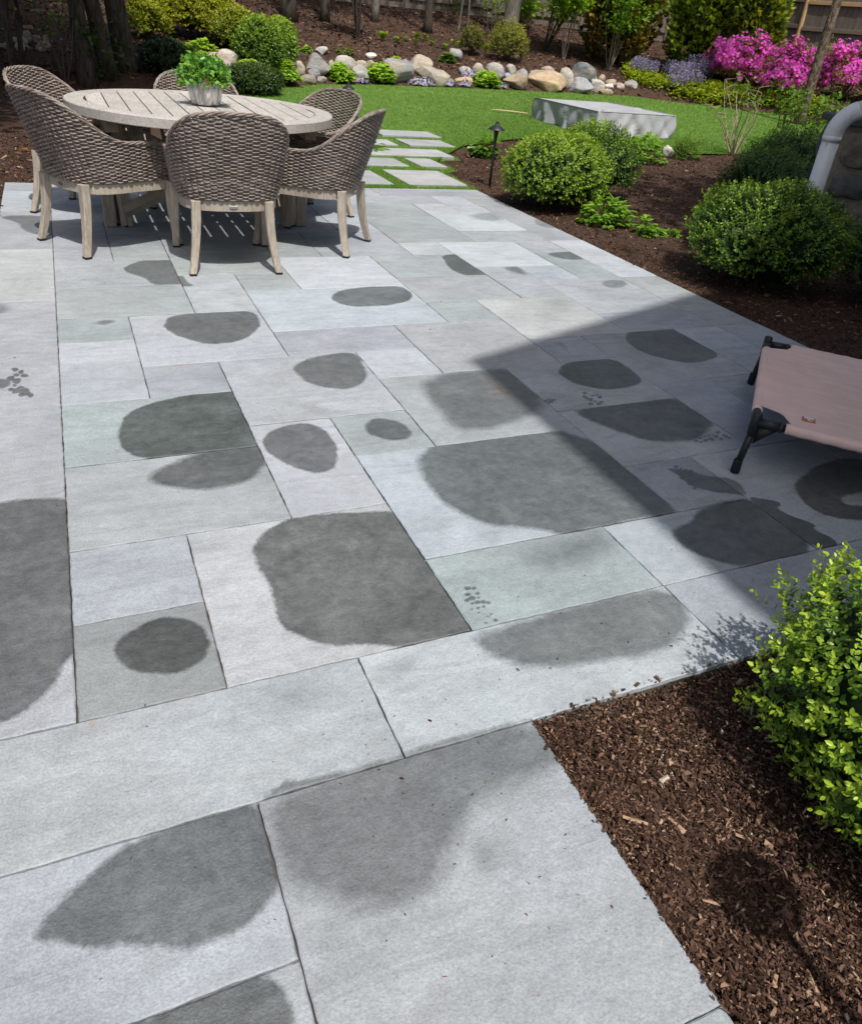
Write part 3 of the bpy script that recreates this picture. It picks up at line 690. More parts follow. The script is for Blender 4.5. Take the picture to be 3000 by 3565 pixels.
# ------------------------------------------------------------------ house (stands beside us; its gable throws the shade on the paving)
SIDING = m_flat('painted_siding', (.55, .54, .51), .7, 0, .3, .08, 6)
SHINGLE = m_flat('roof_shingle', (.09, .085, .08), .9, 0, .2, .3, 25)
hx0, hx1, hy0, hy1, eave, pit = 1.97, 9.1, -9.0, -.22, 4.95, .72
house = thing('house', 'pale sided house with a gabled shingle roof', 'house', ((hx0 + hx1) / 2, (hy0 + hy1) / 2, 0))
ox, oy = (hx0 + hx1) / 2, (hy0 + hy1) / 2; rx = ox - 1.51 + .02
mb = MB(); hw, hl = (hx1 - hx0) / 2, (hy1 - hy0) / 2
V = [(-hw, -hl, -.2), (hw, -hl, -.2), (hw, hl, -.2), (-hw, hl, -.2), (-hw, -hl, eave + .1), (hw, -hl, eave + .1), (hw, hl, eave + .1), (-hw, hl, eave + .1), (0, -hl, eave + .1 + hw * pit), (0, hl, eave + .1 + hw * pit)]
mb.add(V, [[0, 3, 2, 1], [0, 1, 5, 4], [1, 2, 6, 5], [2, 3, 7, 6], [3, 0, 4, 7]], [[4, 5, 8], [6, 7, 9]])
link('wall', mb.mesh('house_wall', SIDING), house)
mb = MB()
for s in (-1, 1):
    e0 = (s * rx, eave); r0 = (0, eave + rx * pit)
    y0, y1 = -hl - .4, .18 - oy
    P = [(e0[0], y0, e0[1]), (e0[0], y1, e0[1]), (r0[0], y1, r0[1]), (r0[0], y0, r0[1])]
    V = P + [(a, b, c + .16) for a, b, c in P]
    mb.add(V, [[0, 1, 2, 3], [7, 6, 5, 4], [0, 4, 5, 1], [1, 5, 6, 2], [2, 6, 7, 3], [3, 7, 4, 0]])
link('roof', mb.mesh('house_roof', SHINGLE), house)

# ------------------------------------------------------------------ dining chairs
def foot_curve(n):
    """plan outline of the chair shell from right arm front, round the back, to left arm front"""
    a = .268; yf = .27; yb = -.06; b = .225
    s = np.linspace(0, 1, 2000); pts = []
    k1 = np.linspace(yf, yb, 600); pts.append(np.c_[np.full(600, a), k1])
    ph = np.linspace(0, np.pi, 1400)[1:-1]; ex = 2 / 2.7
    pts.append(np.c_[a * np.sign(np.cos(ph)) * np.abs(np.cos(ph)) ** ex, yb - b * np.abs(np.sin(ph)) ** ex])
    pts.append(np.c_[np.full(600, -a), k1[::-1]])
    P = np.concatenate(pts); d = np.r_[0, np.cumsum(np.hypot(*np.diff(P, axis=0).T))]
    q = np.linspace(0, d[-1], n)
    return np.c_[np.interp(q, d, P[:, 0]), np.interp(q, d, P[:, 1])], d[-1], q
ZB, ZA, ZT = .388, .605, .842
NH = 46; SUB = 5
FC, FL, FQ = foot_curve(NH * SUB + 1)
TG = unit(np.gradient(FC, axis=0)); NO = np.c_[-TG[:, 1], TG[:, 0]]
NO = np.where(((NO * (FC - np.array([0, -.02]))).sum(1) < 0)[:, None], -NO, NO)
sb = np.abs(FQ - FL / 2)
def top_h(s):
    return np.interp(s, [0, .10, .16, .21, .255, .30, .345, .385, .42, .46, .9], [ZT, ZT - .004, ZT - .016, ZT - .042, ZT - .080, ZT - .130, ZT - .185, ZA + .024, ZA + .007, ZA, ZA - .006])
HT = np.convolve(np.pad(top_h(sb), 4, 'edge'), np.ones(9) / 9, 'valid')
backness = np.clip(-NO[:, 1], 0, 1)
def shell(idx, z):
    v = np.clip((z - ZB) / (ZT - ZB), 0, 1.1)
    P = FC[idx] * 1.0
    P[:, 0] *= 1 + .155 * np.sin(np.clip(v * 1.7, 0, np.pi / 2)) + .05 * v
    P[:, 1] -= (.135 * v ** 1.2 + .012 * np.sin(np.clip(v * 3, 0, np.pi))) * np.clip((.20 - FC[idx, 1]) / .42, 0, 1)
    return np.c_[P, np.broadcast_to(z, (len(idx),))]
mb = MB(); mst = MB()
nrow = 48; dz = .0095; idx = np.arange(len(FC)); rgw = rngs(21)
wav = np.cos(np.pi * (np.arange(len(FC)) / SUB))
for r in range(nrow):
    z = ZB + .006 + r * dz
    zz = z
    ok = zz < HT - .016
    runs = np.split(idx[ok], np.where(np.diff(idx[ok]) > 1)[0] + 1) if ok.any() else []
    for run in runs:
        if len(run) < 4: continue
        P = shell(run, np.full(len(run), zz))
        sgn = 1 if r % 2 else -1
        P[:, :2] += NO[run] * (sgn * wav[run] * .0066)[:, None]
        P[:, 2] += .0009 * np.sin(run * .9 + r * 2.1)
        rad = .0045 * (1 + .16 * np.abs(wav[run]))
        tube(mb, P, rad, 5, up=(0, 0, 1), flat=.98)
for k in range(NH + 1):
    i = min(k * SUB, len(FC) - 1); zs = np.linspace(ZB - .005, HT[i] - .004, 6)
    P = np.concatenate([shell(np.array([i]), np.array([z])) for z in zs]); tube(mst, P, .0036, 5)
me_shell = mb.mesh('wicker_weave', WICKER, True); me_stake = mst.mesh('wicker_stakes', WICKER, True)
mb = MB()
rim = np.concatenate([shell(np.array([i]), np.array([HT[i]])) for i in idx])
rim[:, 2] -= .006
fr = []
for s_, end in ((0, 0), (-1, -1)):                                   # arm fronts drop to the seat
    z = np.linspace(HT[end] - .012, ZB - .002, 12); i = 0 if end == 0 else len(FC) - 1
    fr.append(np.concatenate([shell(np.array([i]), np.array([q])) for q in z]))
line = np.concatenate([fr[0][::-1], rim, fr[1]])
line = np.stack([np.interp(np.linspace(0, 1, 420), np.linspace(0, 1, len(line)), line[:, k]) for k in range(3)], -1)
Tn = unit(np.gradient(line, axis=0)); Ax = unit(np.cross(Tn, [0.3, .2, 1.0])); Bx = np.cross(Ax, Tn)
for ph in range(4):
    a = np.arange(420) / 420 * 2 * np.pi * 11 + ph * np.pi / 2
    tube(mb, line + .0068 * (np.cos(a)[:, None] * Ax + np.sin(a)[:, None] * Bx), .0052, 6)
me_rim = mb.mesh('wicker_rim', WICKER, True)
mb = MB()                                                            # woven seat
fcs = np.concatenate([FC * .97, [[-.27, .27], [.27, .27]]]) if False else FC * .965
nS = len(fcs); mb.add(np.r_[np.c_[fcs, np.full(nS, .405)], [[0, 0, .412]]], None, [[k, k + 1, nS] for k in range(nS - 1)] + [[nS - 1, 0, nS]])
for k in range(22):
    y = -.26 + k * .0243; w = np.interp(y, [-.285, -.2, -.06], [.10, .24, .275])
    tube(mb, np.c_[np.linspace(-w, w, 24), np.full(24, y), .412 + .005 * np.cos(np.arange(24) * np.pi / 1.5 + k * np.pi)], .0085, 5)
me_seat = mb.mesh('woven_seat', WICKER, True)
def rail_mesh():
    mb = MB(); P = np.r_[FC, FC[:1]]; sel = np.linspace(0, len(FC) - 1, 70).astype(int)
    o = FC[sel] * .985; i_ = FC[sel] * .89; z0, z1 = .333, .386
    n = len(sel); V = np.concatenate([np.c_[o, np.full(n, z0)], np.c_[o, np.full(n, z1)], np.c_[i_, np.full(n, z1)], np.c_[i_, np.full(n, z0)]])
    Q = []
    for k in range(n - 1):
        for a in range(4):
            b = (a + 1) % 4; Q.append([a * n + k, a * n + k + 1, b * n + k + 1, b * n + k])
    mb.add(V, Q); box(mb, (-.265, .236, z0 + .001), (.265, .268, z1 - .001)); return mb.mesh('seat_rail', TEAK)
me_rail = rail_mesh()
def leg_mesh(px, py, fx, fy, w0=.052, w1=.036):
    n = 9; t = np.linspace(0, 1, n); z = .384 * (1 - t) + .008 * t
    bend = t ** 2.0; cx_, cy_ = px + (fx - px) * bend, py + (fy - py) * bend; w = (w0 + (w1 - w0) * t) / 2
    w = np.where(t < .25, w * .96, w)
    V = []; 
    for k in range(n):
        c = .22
        for a, b in ((-1, -1 + c), (-1 + c, -1), (1 - c, -1), (1, -1 + c), (1, 1 - c), (1 - c, 1), (-1 + c, 1), (-1, 1 - c)): V.append((cx_[k] + a * w[k], cy_[k] + b * w[k], z[k]))
    mb = MB(); Q = []
    for k in range(n - 1):
        for a in range(8): Q.append([k * 8 + a, k * 8 + (a + 1) % 8, (k + 1) * 8 + (a + 1) % 8, (k + 1) * 8 + a])
    V += [(cx_[0], cy_[0], z[0]), (cx_[-1], cy_[-1], z[-1])]
    T = [[n * 8, (a + 1) % 8, a] for a in range(8)] + [[n * 8 + 1, (n - 1) * 8 + a, (n - 1) * 8 + (a + 1) % 8] for a in range(8)]
    mb.add(V, Q, T); me = mb.mesh('chair_leg', TEAK)
    g = MB(); box(g, (fx - w1 * .52, fy - w1 * .52, 0), (fx + w1 * .52, fy + w1 * .52, .010)); return me, g.mesh('leg_glide', RUBBER)
LEGS = [leg_mesh(sx * .195, -.262, sx * .236, -.318) for sx in (-1, 1)] + [leg_mesh(sx * .262, .238, sx * .268, .268, .05, .038) for sx in (-1, 1)]
mbp = MB(); bevel_box(mbp, (-.022, -.2865, .349), (.022, -.2825, .364), .001); me_plate = mbp.mesh('maker_plate', METAL)
def chair(label, mid, az):
    f = np.array([math.sin(math.radians(az)), math.cos(math.radians(az))]); c = np.array(mid) + f * .318
    t = thing('dining_chair', label, 'chair', (c[0], c[1], .003), -math.radians(az), 'wicker chairs round the dining table')
    link('wicker_shell', me_shell, t); link('wicker_stake', me_stake, t); link('rim', me_rim, t); link('seat', me_seat, t); link('seat_rail', me_rail, t); link('maker_plate', me_plate, t)
    for lg, gl in LEGS:
        o = link('leg', lg, t); link('glide', gl, o)
    return t
TC = np.array([.845, 5.41])
chair('wicker tub chair nearest the camera with its back to us', (.805, 4.285), 2)
chair('wicker tub chair at the left front of the table, seen from the side', (-.065, 4.865), 61)
chair('wicker tub chair at the right front of the table beside the stepping stones', (1.68, 4.765), -54)
chair('wicker tub chair behind the left front chair, its inner back showing', (-.10, 5.97), 121)
chair('wicker tub chair at the right rear of the table in front of the lawn', (1.83, 5.86), -114)
chair('wicker tub chair at the far side of the table behind the potted plant', (.98, 6.60), 184)

# ------------------------------------------------------------------ round slatted table
table = thing('round_table', 'large round weathered teak table with slatted top', 'table', (TC[0], TC[1], 0.003))
RT, RI, ZTT = .805, .695, .742
rg = rngs(5)
edges = np.radians([38, 98, 158, 218, 278, 338, 398])                 # rim boards
for a0, a1 in zip(edges[:-1], edges[1:]):
    mb = MB(); aa = np.linspace(a0 + .0022, a1 - .0022, 26); n = len(aa)
    prof = [(RI, ZTT - .002), (RI + .003, ZTT), (RT - .005, ZTT), (RT, ZTT - .005), (RT, ZTT - .052), (RT - .004, ZTT - .056), (RI, ZTT - .056)]; m_ = len(prof)
    V = np.array([[r * math.cos(q), r * math.sin(q), z] for q in aa for r, z in prof])
    Q = [[k * m_ + b, k * m_ + (b + 1) % m_, (k + 1) * m_ + (b + 1) % m_, (k + 1) * m_ + b] for k in range(n - 1) for b in range(m_)]
    T = [[0, b + 1, b] for b in range(1, m_ - 1)] + [[(n - 1) * m_, (n - 1) * m_ + b, (n - 1) * m_ + b + 1] for b in range(1, m_ - 1)]
    mb.add(V, Q, T); link('rim_board', mb.mesh('rim_board', TABLEW), table)
pitch = .105; gap = .0075
for k in range(-6, 7):
    xa, xb = (k - .5) * pitch + gap / 2, (k + .5) * pitch - gap / 2
    if max(abs(xa), abs(xb)) >= RI - .004:
        xa, xb = max(xa, -RI + .02), min(xb, RI - .02)
        if xb - xa < .02: continue
    ri = RI - .004; xs = np.linspace(xa, xb, 6); yl = np.sqrt(np.maximum(ri * ri - xs ** 2, 0)); mb = MB(); n = 6
    zt, zb = ZTT - .0015 + rg.uniform(-.0012, .0012), ZTT - .026
    V = np.concatenate([np.c_[xs, -yl, np.full(n, zt)], np.c_[xs, yl, np.full(n, zt)], np.c_[xs, -yl, np.full(n, zb)], np.c_[xs, yl, np.full(n, zb)]])
    Q = []
    for q in range(n - 1): Q += [[q, q + 1, n + q + 1, n + q], [2 * n + q + 1, 2 * n + q, 3 * n + q, 3 * n + q + 1], [q + 1, q, 2 * n + q, 2 * n + q + 1], [n + q, n + q + 1, 3 * n + q + 1, 3 * n + q]]
    Q += [[0, n, 3 * n, 2 * n], [2 * n - 1, n - 1, 3 * n - 1, 4 * n - 1]]
    mb.add(V, Q); link('slat', mb.mesh('table_slat', TABLEW), table)
for y in (-.34, .0, .34):                                             # battens under the slats
    mb = MB(); w = math.sqrt(RI ** 2 - y * y) - .01; bevel_box(mb, (-w, y - .03, ZTT - .060), (w, y + .03, ZTT - .0268), .003); link('batten', mb.mesh('table_batten', TABLEW), table)
for sx in (-1, 1):
    for dx in (-.048, .048):
        mb = MB(); bevel_box(mb, (sx * .575 + dx - .036, -.045, .0), (sx * .575 + dx + .036, .045, ZTT - .0605), .004); link('leg', mb.mesh('table_leg', TEAK), table)
    mb = MB(); bevel_box(mb, (sx * .575 - .035, -.42, ZTT - .125), (sx * .575 + .035, -.047, ZTT - .062), .004); bevel_box(mb, (sx * .575 - .035, .047, ZTT - .125), (sx * .575 + .035, .42, ZTT - .062), .004)
    link('bearer', mb.mesh('table_bearer', TEAK), table)
for s, yo in ((1, -.055), (-1, .055)):
    mb = MB(); P = np.array([[-.53 * s, yo, .10], [.53 * s, yo, .60]]); tube(mb, P, .042, 4, up=(0, 1, 0)); link('brace', mb.mesh('table_brace', TEAK), table)

# ------------------------------------------------------------------ potted plant
pot = thing('potted_plant', 'leafy green plant in a silvery ribbed pot on the table', 'plant', (TC[0] + .01, TC[1] - .03, ZTT + .004))
m, nt, b = newmat('silvered_ceramic'); k = NT(nt); O = k.obj()
st = k.noise(k.mapv(O, (26, 26, 5)), 1.0, 4, .7); k.l(k.mix(k.rng(st, .45, .55, 0, 1), (.34, .34, .34), (.72, .71, .69)), b.inputs['Base Color']); b.inputs['Roughness'].default_value = .3; b.inputs['Metallic'].default_value = .45
POTM = m
mb = MB(); lathe(mb, [(.0, .0), (.062, .0), (.085, .012), (.098, .055), (.101, .10), (.096, .160), (.090, .165), (.086, .158), (.085, .13), (0, .13)], 96, jitter=lambda a: 1 + .014 * np.sign(np.sin(a * 32)) * np.abs(np.sin(a * 32)) ** .6)
link('pot', mb.mesh('plant_pot', POTM, True), pot)
rg = rngs(31); n = 300
d = rg.normal(size=(n, 3)); d[:, 2] = np.abs(d[:, 2]) * .9 + .10; d = unit(d)
mbl = MB(); mbs = MB()
for k_ in range(n):
    Ln = rg.uniform(.07, .15); q = np.linspace(0, 1, 7)[:, None]; base = np.array([rg.normal(0, .03), rg.normal(0, .03), .145])
    P = base + d[k_] * Ln * q + np.array([0, 0, 1]) * (.06 * q - .05 * q * q * (1 + (1 - d[k_][2])))
    tube(mbs, P, .0012, 4, C=(.10, .17, .03), caps=False)
    for s in range(1, 7):
        D = any_perp(unit(P[s] - P[s - 1])[None], rg)[0]; D2 = unit(np.array([D, -D]) + .5 * unit(P[s] - P[s - 1]))
        Nn = any_perp(D2, rg); Nn = unit(Nn + np.array([0, 0, 1.2])); Nn = unit(Nn - (Nn * D2).sum(-1, keepdims=True) * D2)
        c = np.array([.05, .19, .04]) + rg.random() * np.array([.20, .28, .01])
        leaves(mbl, np.array([P[s], P[s]]), D2, Nn, rg.uniform(.022, .032), rg.uniform(.019, .026), c)
link('stem', mbs.mesh('plant_stems', TWIG, True, use_col=True), pot); link('foliage', mbl.mesh('plant_leaves', LEAFG, True, use_col=True), pot)
mb = MB(); box(mb, (-.012, -.1035, .115), (.012, -.1015, .160)); link('gold_patch', mb.mesh('gold_patch', m_flat('gold_glaze', (.55, .33, .08), .35, .6)), pot)

# ------------------------------------------------------------------ pet cot
cz = .205; cn = np.array([2.115, 1.715]); wd_ = unit(np.array([.735, .68])); ld_ = np.array([wd_[1], -wd_[0]]); CW, CLn = .93, 1.22
cot = thing('pet_cot', 'raised pet cot with dusty pink mesh on black legs', 'pet bed', (cn[0], cn[1], .003), math.atan2(ld_[1], ld_[0]))
# local x runs along the cot, y across it (away from us)
def cot_fabric():
    mb = MB(); nx, ny = 90, 70; u = np.linspace(0, 1, nx); v = np.linspace(0, 1, ny); Uu, Vv = np.meshgrid(u, v, indexing='ij')
    x = Uu * CLn; y = Vv * CW
    ex = np.minimum(Uu, 1 - Uu) * CLn; ey = np.minimum(Vv, 1 - Vv) * CW
    sag = .030 * (1 - np.exp(-ex / .22)) * (1 - np.exp(-ey / .22))
    z = cz + .018 - sag + .0016 * np.sin(x * 31 + y * 7) * np.sin(y * 23)
    # corners are cut back in a curve round the fittings
    cut = np.maximum(0, .115 - np.hypot(np.minimum(ex, .2), np.minimum(ey, .2)))
    x = x + np.where(Uu < .5, 1, -1) * cut * .72 * (ey < ex + .2); y = y + np.where(Vv < .5, 1, -1) * cut * .72
    grid_mesh(mb, x, y, z)
    # hems wrapped round the tubes
    for (p0, p1, n_) in (((.10, 0), (CLn - .10, 0), 60), ((.10, CW), (CLn - .10, CW), 60), ((0, .10), (0, CW - .10), 40), ((CLn, .10), (CLn, CW - .10), 40)):
        t_ = np.linspace(0, 1, n_)[:, None]; P = np.array(p0) * (1 - t_) + np.array(p1) * t_
        tube(mb, np.c_[P, cz + .001 * np.sin(t_[:, 0] * 90)], .019, 12)
    return mb
link('mesh_panel', cot_fabric().mesh('cot_mesh', COTF, True), cot)
mb = MB()
for (p0, p1) in (((.03, 0), (CLn - .03, 0)), ((.03, CW), (CLn - .03, CW)), ((0, .03), (0, CW - .03)), ((CLn, .03), (CLn, CW - .03))):
    tube(mb, np.array([[*p0, cz], [*p1, cz]]), .0140, 12)
link('frame_tube', mb.mesh('cot_tubes', BLACKM, True), cot)
for cx_, sx in ((0, 1), (CLn, -1)):
    for cy_, sy in ((0, 1), (CW, -1)):
        mb = MB(); tube(mb, np.array([[cx_, cy_, cz + .034], [cx_, cy_, cz + .03], [cx_, cy_, cz - .05]]), [.013, .0175, .0165], 14)
        tube(mb, np.array([[cx_ + sx * .01, cy_, cz], [cx_ + sx * .085, cy_, cz]]), .0165, 12); tube(mb, np.array([[cx_, cy_ + sy * .01, cz], [cx_, cy_ + sy * .085, cz]]), .0165, 12)
        tube(mb, np.array([[cx_ + sx * .08, cy_, cz], [cx_ + sx * .092, cy_, cz]]), .0185, 12)
        web = np.array([[cx_ + sx * .012, cy_ - .006, cz - .018], [cx_ + sx * .08, cy_ - .006, cz - .012], [cx_ + sx * .012, cy_ - .006, cz - .085]])
        mb.add(np.r_[web, web + np.array([0, .012, 0])], [[0, 1, 4, 3], [1, 2, 5, 4], [2, 0, 3, 5]], [[0, 2, 1], [3, 4, 5]])
        fit = link('corner_joint', mb.mesh('cot_joint', BLACKM, True), cot)
        mb = MB(); tube(mb, np.array([[cx_, cy_, cz - .045], [cx_ - sx * .012, cy_ - sy * .012, .03]]), .0125, 12); lg = link('leg', mb.mesh('cot_leg', BLACKM, True), cot)
        mb = MB(); q = np.array([cx_ - sx * .013, cy_ - sy * .013]); tube(mb, np.array([[*q, .052], [*q, .046], [*q, .004], [*q, .0]]), [.0145, .016, .017, .015], 14); link('rubber_foot', mb.mesh('cot_foot', RUBBER, True), lg)
mb = MB(); bevel_box(mb, (.150, .078, cz + .009), (.195, .116, cz + .0165), .002); badge = link('badge', mb.mesh('cot_badge', m_flat('orange_badge', (.42, .13, .07), .6)), cot)
mb = MB(); bevel_box(mb, (.156, .098, cz + .0167), (.189, .113, cz + .0175), .0004); bevel_box(mb, (.168, .082, cz + .0167), (.174, .097, cz + .0175), .0004); bevel_box(mb, (.1742, .082, cz + .0167), (.183, .087, cz + .0175), .0004)
link('badge_print', mb.mesh('badge_print', m_flat('cream_print', (.7, .66, .6), .6)), badge)

# ------------------------------------------------------------------ path lights
mb = MB(); tube(mb, np.array([[0, 0, -.05], [0, 0, .30], [0, 0, .44], [0, 0, .50], [0, 0, .528]]), [.0125, .0125, .015, .022, .026], 16); me_lp = mb.mesh('light_stem', BLACKM, True)
mb = MB(); lathe(mb, [(.0, .602), (.016, .602), (.017, .598), (.016, .578), (.020, .574), (.052, .553), (.083, .531), (.084, .527), (.070, .532), (.03, .545), (0, .55)], 32); me_lh = mb.mesh('light_hat', BLACKM, True)
def path_light(label, p):
    t = thing('path_light', label, 'lamp', p, 0, 'black hat path lights'); link('stem', me_lp, t); link('hat', me_lh, t); return t
g = on_plane(1703, 650, -.03); path_light('black path light with hat shade beside the round boxwood', g)
path_light('black path light showing only its hat behind the rear chair', at_depth(1213, 303, 9.6) * np.array([1, 1, 0]) + np.array([0, 0, at_depth(1213, 303, 9.6)[2] - .545]))
path_light('black path light in the near mulch bed beside the house', (.985, .195, -.03))

# ------------------------------------------------------------------ covered furniture on the lawn
cm = np.array([7.25, 10.25])
def cover():
    ex_u = np.array([math.cos(.067), math.sin(.067)]); Lx = 1.52; Ly = 1.70
    h = .35; mb = MB()
    per = []; N_ = 48
    for a, b in (((0, 0), (1, 0)), ((1, 0), (1, 1)), ((1, 1), (0, 1)), ((0, 1), (0, 0))):
        for k in range(N_): t_ = k / N_; per.append((a[0] + (b[0] - a[0]) * t_, a[1] + (b[1] - a[1]) * t_))
    per = np.array(per); M_ = len(per); s = np.arange(M_) / M_ * 2 * np.pi
    out = unit(per - .5); rows = []
    for t_ in np.linspace(0, 1, 26):                                     # skirt, bottom to top
        fold = (.085 * (np.abs(np.sin(6.5 * s + 1.1 + .9 * t_)) ** .6 - .6) * np.sin(2 * s + .6) + .05 * (np.abs(np.sin(10.5 * s + 2.4 * t_)) ** .5 - .6) + .03 * np.sin(21 * s - 5 * t_) * np.sin(3 * s)) * (1 - t_ ** 1.6)
        puff = .025 * (1 - t_); z = h * t_ + .02 * (1 - t_) * (np.sin(5 * s) > 0) * np.abs(np.sin(5 * s))
        P = per * np.array([Lx, Ly]) + out * (fold + puff)[:, None]
        rows.append(np.c_[P, z])
    for q in (.992, .97, .93, .8, .6, .4, .2, .02):                           # top, sagging
        P = (.5 + (per - .5) * q) * np.array([Lx, Ly])
        z = h - .012 * (q > .99) + .004 - .075 * (1 - q) * (.6 + .4 * np.sin(P[:, 0] * 3.1)) + .012 * np.sin(P[:, 0] * 5 + P[:, 1] * 3) * (1 - q) + .010 * (np.abs(P[:, 1] - Ly * .5) < .05)
        rows.append(np.c_[P, z])
    V = np.concatenate(rows); nr = len(rows); i = np.arange(nr - 1)[:, None]; j = np.arange(M_)[None]; j2 = (j + 1) % M_
    mb.add(V, np.stack([i * M_ + j, i * M_ + j2, (i + 1) * M_ + j2, (i + 1) * M_ + j], -1).reshape(-1, 4)); 
    return mb, math.atan2(ex_u[1], ex_u[0]), Lx, Ly, h
mbc, ca, cLx, cLy, ch = cover()
cov = thing('covered_table', 'low furniture under a wrinkled silver grey cover on the lawn', 'furniture cover', (cm[0], cm[1], lawn_h(cm[0], cm[1])), ca)
link('cover', mbc.mesh('cloth_cover', COVERF, True), cov)
mb = MB(); tube(mb, np.array([[.02, .0, ch + .004], [cLx - .02, .0, ch + .004], [cLx, .02, ch + .004], [cLx, cLy - .02, ch + .004]]), .007, 6); tube(mb, np.array([[.0, .02, ch + .004], [0, cLy - .02, ch + .004]]), .007, 6)
link('seam', mb.mesh('cover_seam', COVERF, True), cov)
hem = np.array(mbc.V[0][:192]); mb = MB(); tube(mb, hem + np.array([0, 0, .012]), .014, 6, closed=True); link('hem', mb.mesh('cover_hem', m_flat('dark_hem', (.07, .075, .08), .8), True), cov)

# ------------------------------------------------------------------ stone pier, cap and downspout on the right
pp = at_depth(2925, 425, 5.85); pz = pp[2]
prt = MC[0].copy(); prt[2] = 0; prt = unit(prt); ang = math.atan2(prt[1], prt[0]) - .22
pier = thing('stone_pier', 'fieldstone pier with a dark slab cap at the right edge', 'pier', (pp[0], pp[1], -.05), ang)
PWd, PDp = 1.5, .6
mb = MB(); box(mb, (.05, .03, 0), (PWd, PDp, pz + .03)); link('core', mb.mesh('pier_core', MORTAR), pier)
mb = MB(); bevel_box(mb, (0, -.02, pz + .0305), (PWd + .03, PDp + .05, pz + .085), .008); link('cap_slab', mb.mesh('pier_cap', CAPST), pier)
rg = rngs(77)
STW = m_flat('pier_stone_grey', (.15, .145, .135), .85, 0, .2, .35, 9, .9, .02); STD = m_flat('pier_stone_dark', (.055, .06, .068), .85, 0, .2, .4, 9, .9, .02); STT = m_flat('pier_stone_tan', (.24, .205, .165), .85, 0, .2, .45, 9, .9, .03)
def blob_stone(w, h, dpt, seed):
    """a rounded, irregular wall stone: plan outline in x,z bulging to -y"""
    r_ = rngs(seed); n = 14; a = np.arange(n) / n * 2 * np.pi; rad = (np.abs(np.cos(a)) ** 8 + np.abs(np.sin(a)) ** 8) ** (-1 / 8) * r_.uniform(.80, 1.0, n)
    V = []; rings = [(1.0, 0.0), (1.0, .5), (.9, .85), (.6, 1.0)]
    for s, q in rings: V.append(np.c_[rad * np.cos(a) * s * w / 2, np.full(n, -dpt * q) + r_.normal(0, .006, n), rad * np.sin(a) * s * h / 2])
    V = np.concatenate(V + [[[0, -dpt * 1.03, 0]]]); Q = []; T = []
    for k in range(3):
        for j in range(n): Q.append([k * n + j, k * n + (j + 1) % n, (k + 1) * n + (j + 1) % n, (k + 1) * n + j])
    T = [[3 * n + j, 3 * n + (j + 1) % n, 4 * n] for j in range(n)]
    return V, Q, T
rows_ = [(.02, .20, [.30, .26, .36, .3, .28]), (.225, .20, [.20, .38, .24, .40, .24]), (.43, .22, [.34, .22, .40, .28, .24]), (.655, .30, [.26, .40, .22, .36, .26])]
for ri, (z0, hh, ws_) in enumerate(rows_):
    x = .06
    for k_, w in enumerate(ws_):
        V, Q, T = blob_stone(w - .02, hh - .02, rg.uniform(.035, .055), 100 + ri * 10 + k_); V = V + np.array([x + w / 2, .031, z0 + hh / 2 + .02]); x += w
        mb = MB().add(V, Q, T); link('wall_stone', mb.mesh('wall_stone', [STW, STD, STT][int(rg.integers(0, 3))], True), pier)
    y = .03
    for k_, w in enumerate((.28, .28)):
        V, Q, T = blob_stone(w - .02, hh - .02, .04, 160 + ri * 10 + k_); V = np.c_[V[:, 1], -V[:, 0], V[:, 2]] + np.array([.051, y + w / 2, z0 + hh / 2 + .02]); y += w
        mb = MB().add(V, Q, T); link('wall_stone', mb.mesh('wall_stone', [STW, STD, STT][int(rg.integers(0, 3))], True), pier)
dsb = at_depth(2868, 560, 5.62); ds = thing('downspout', 'white round downspout with a crimped elbow beside the stone pier', 'pipe', (dsb[0], dsb[1], 0), ang)
PR = .060; zt_ = at_depth(2900, 470, 5.62)[2]
mb = MB(); tube(mb, np.array([[0, 0, .0], [0, 0, zt_]]), PR, 28); link('pipe', mb.mesh('downspout_pipe', PIPE, True), ds)
q = np.linspace(0, 1, 34); th = q * math.radians(66); Re = .20
P = np.c_[Re * (1 - np.cos(th)), np.zeros(34), zt_ + Re * np.sin(th)]
crimp = PR * (1.05 + .022 * np.where((q > .15) & (q < .8), np.sin(q * 34 * 1.9), 0))
mb = MB(); tube(mb, P, crimp, 28, up=(0, 1, 0)); tube(mb, np.array([[0, 0, zt_ - .035], [0, 0, zt_ + .004]]), PR * 1.07, 28); link('elbow', mb.mesh('downspout_elbow', PIPE, True), ds)
e1 = P[-1]; dv = np.array([math.sin(th[-1]), 0, math.cos(th[-1])]); mb = MB(); tube(mb, np.array([e1 - dv * .01, e1 + dv * .9]), PR, 28, up=(0, 1, 0)); link('upper_pipe', mb.mesh('downspout_run', PIPE, True), ds)
mb = MB(); tube(mb, np.array([[-PR * .6, -PR * .9, zt_ - .05], [-PR * .63, -PR * .97, zt_ - .05]]), .006, 8); link('screw', mb.mesh('pipe_screw', METAL), ds)

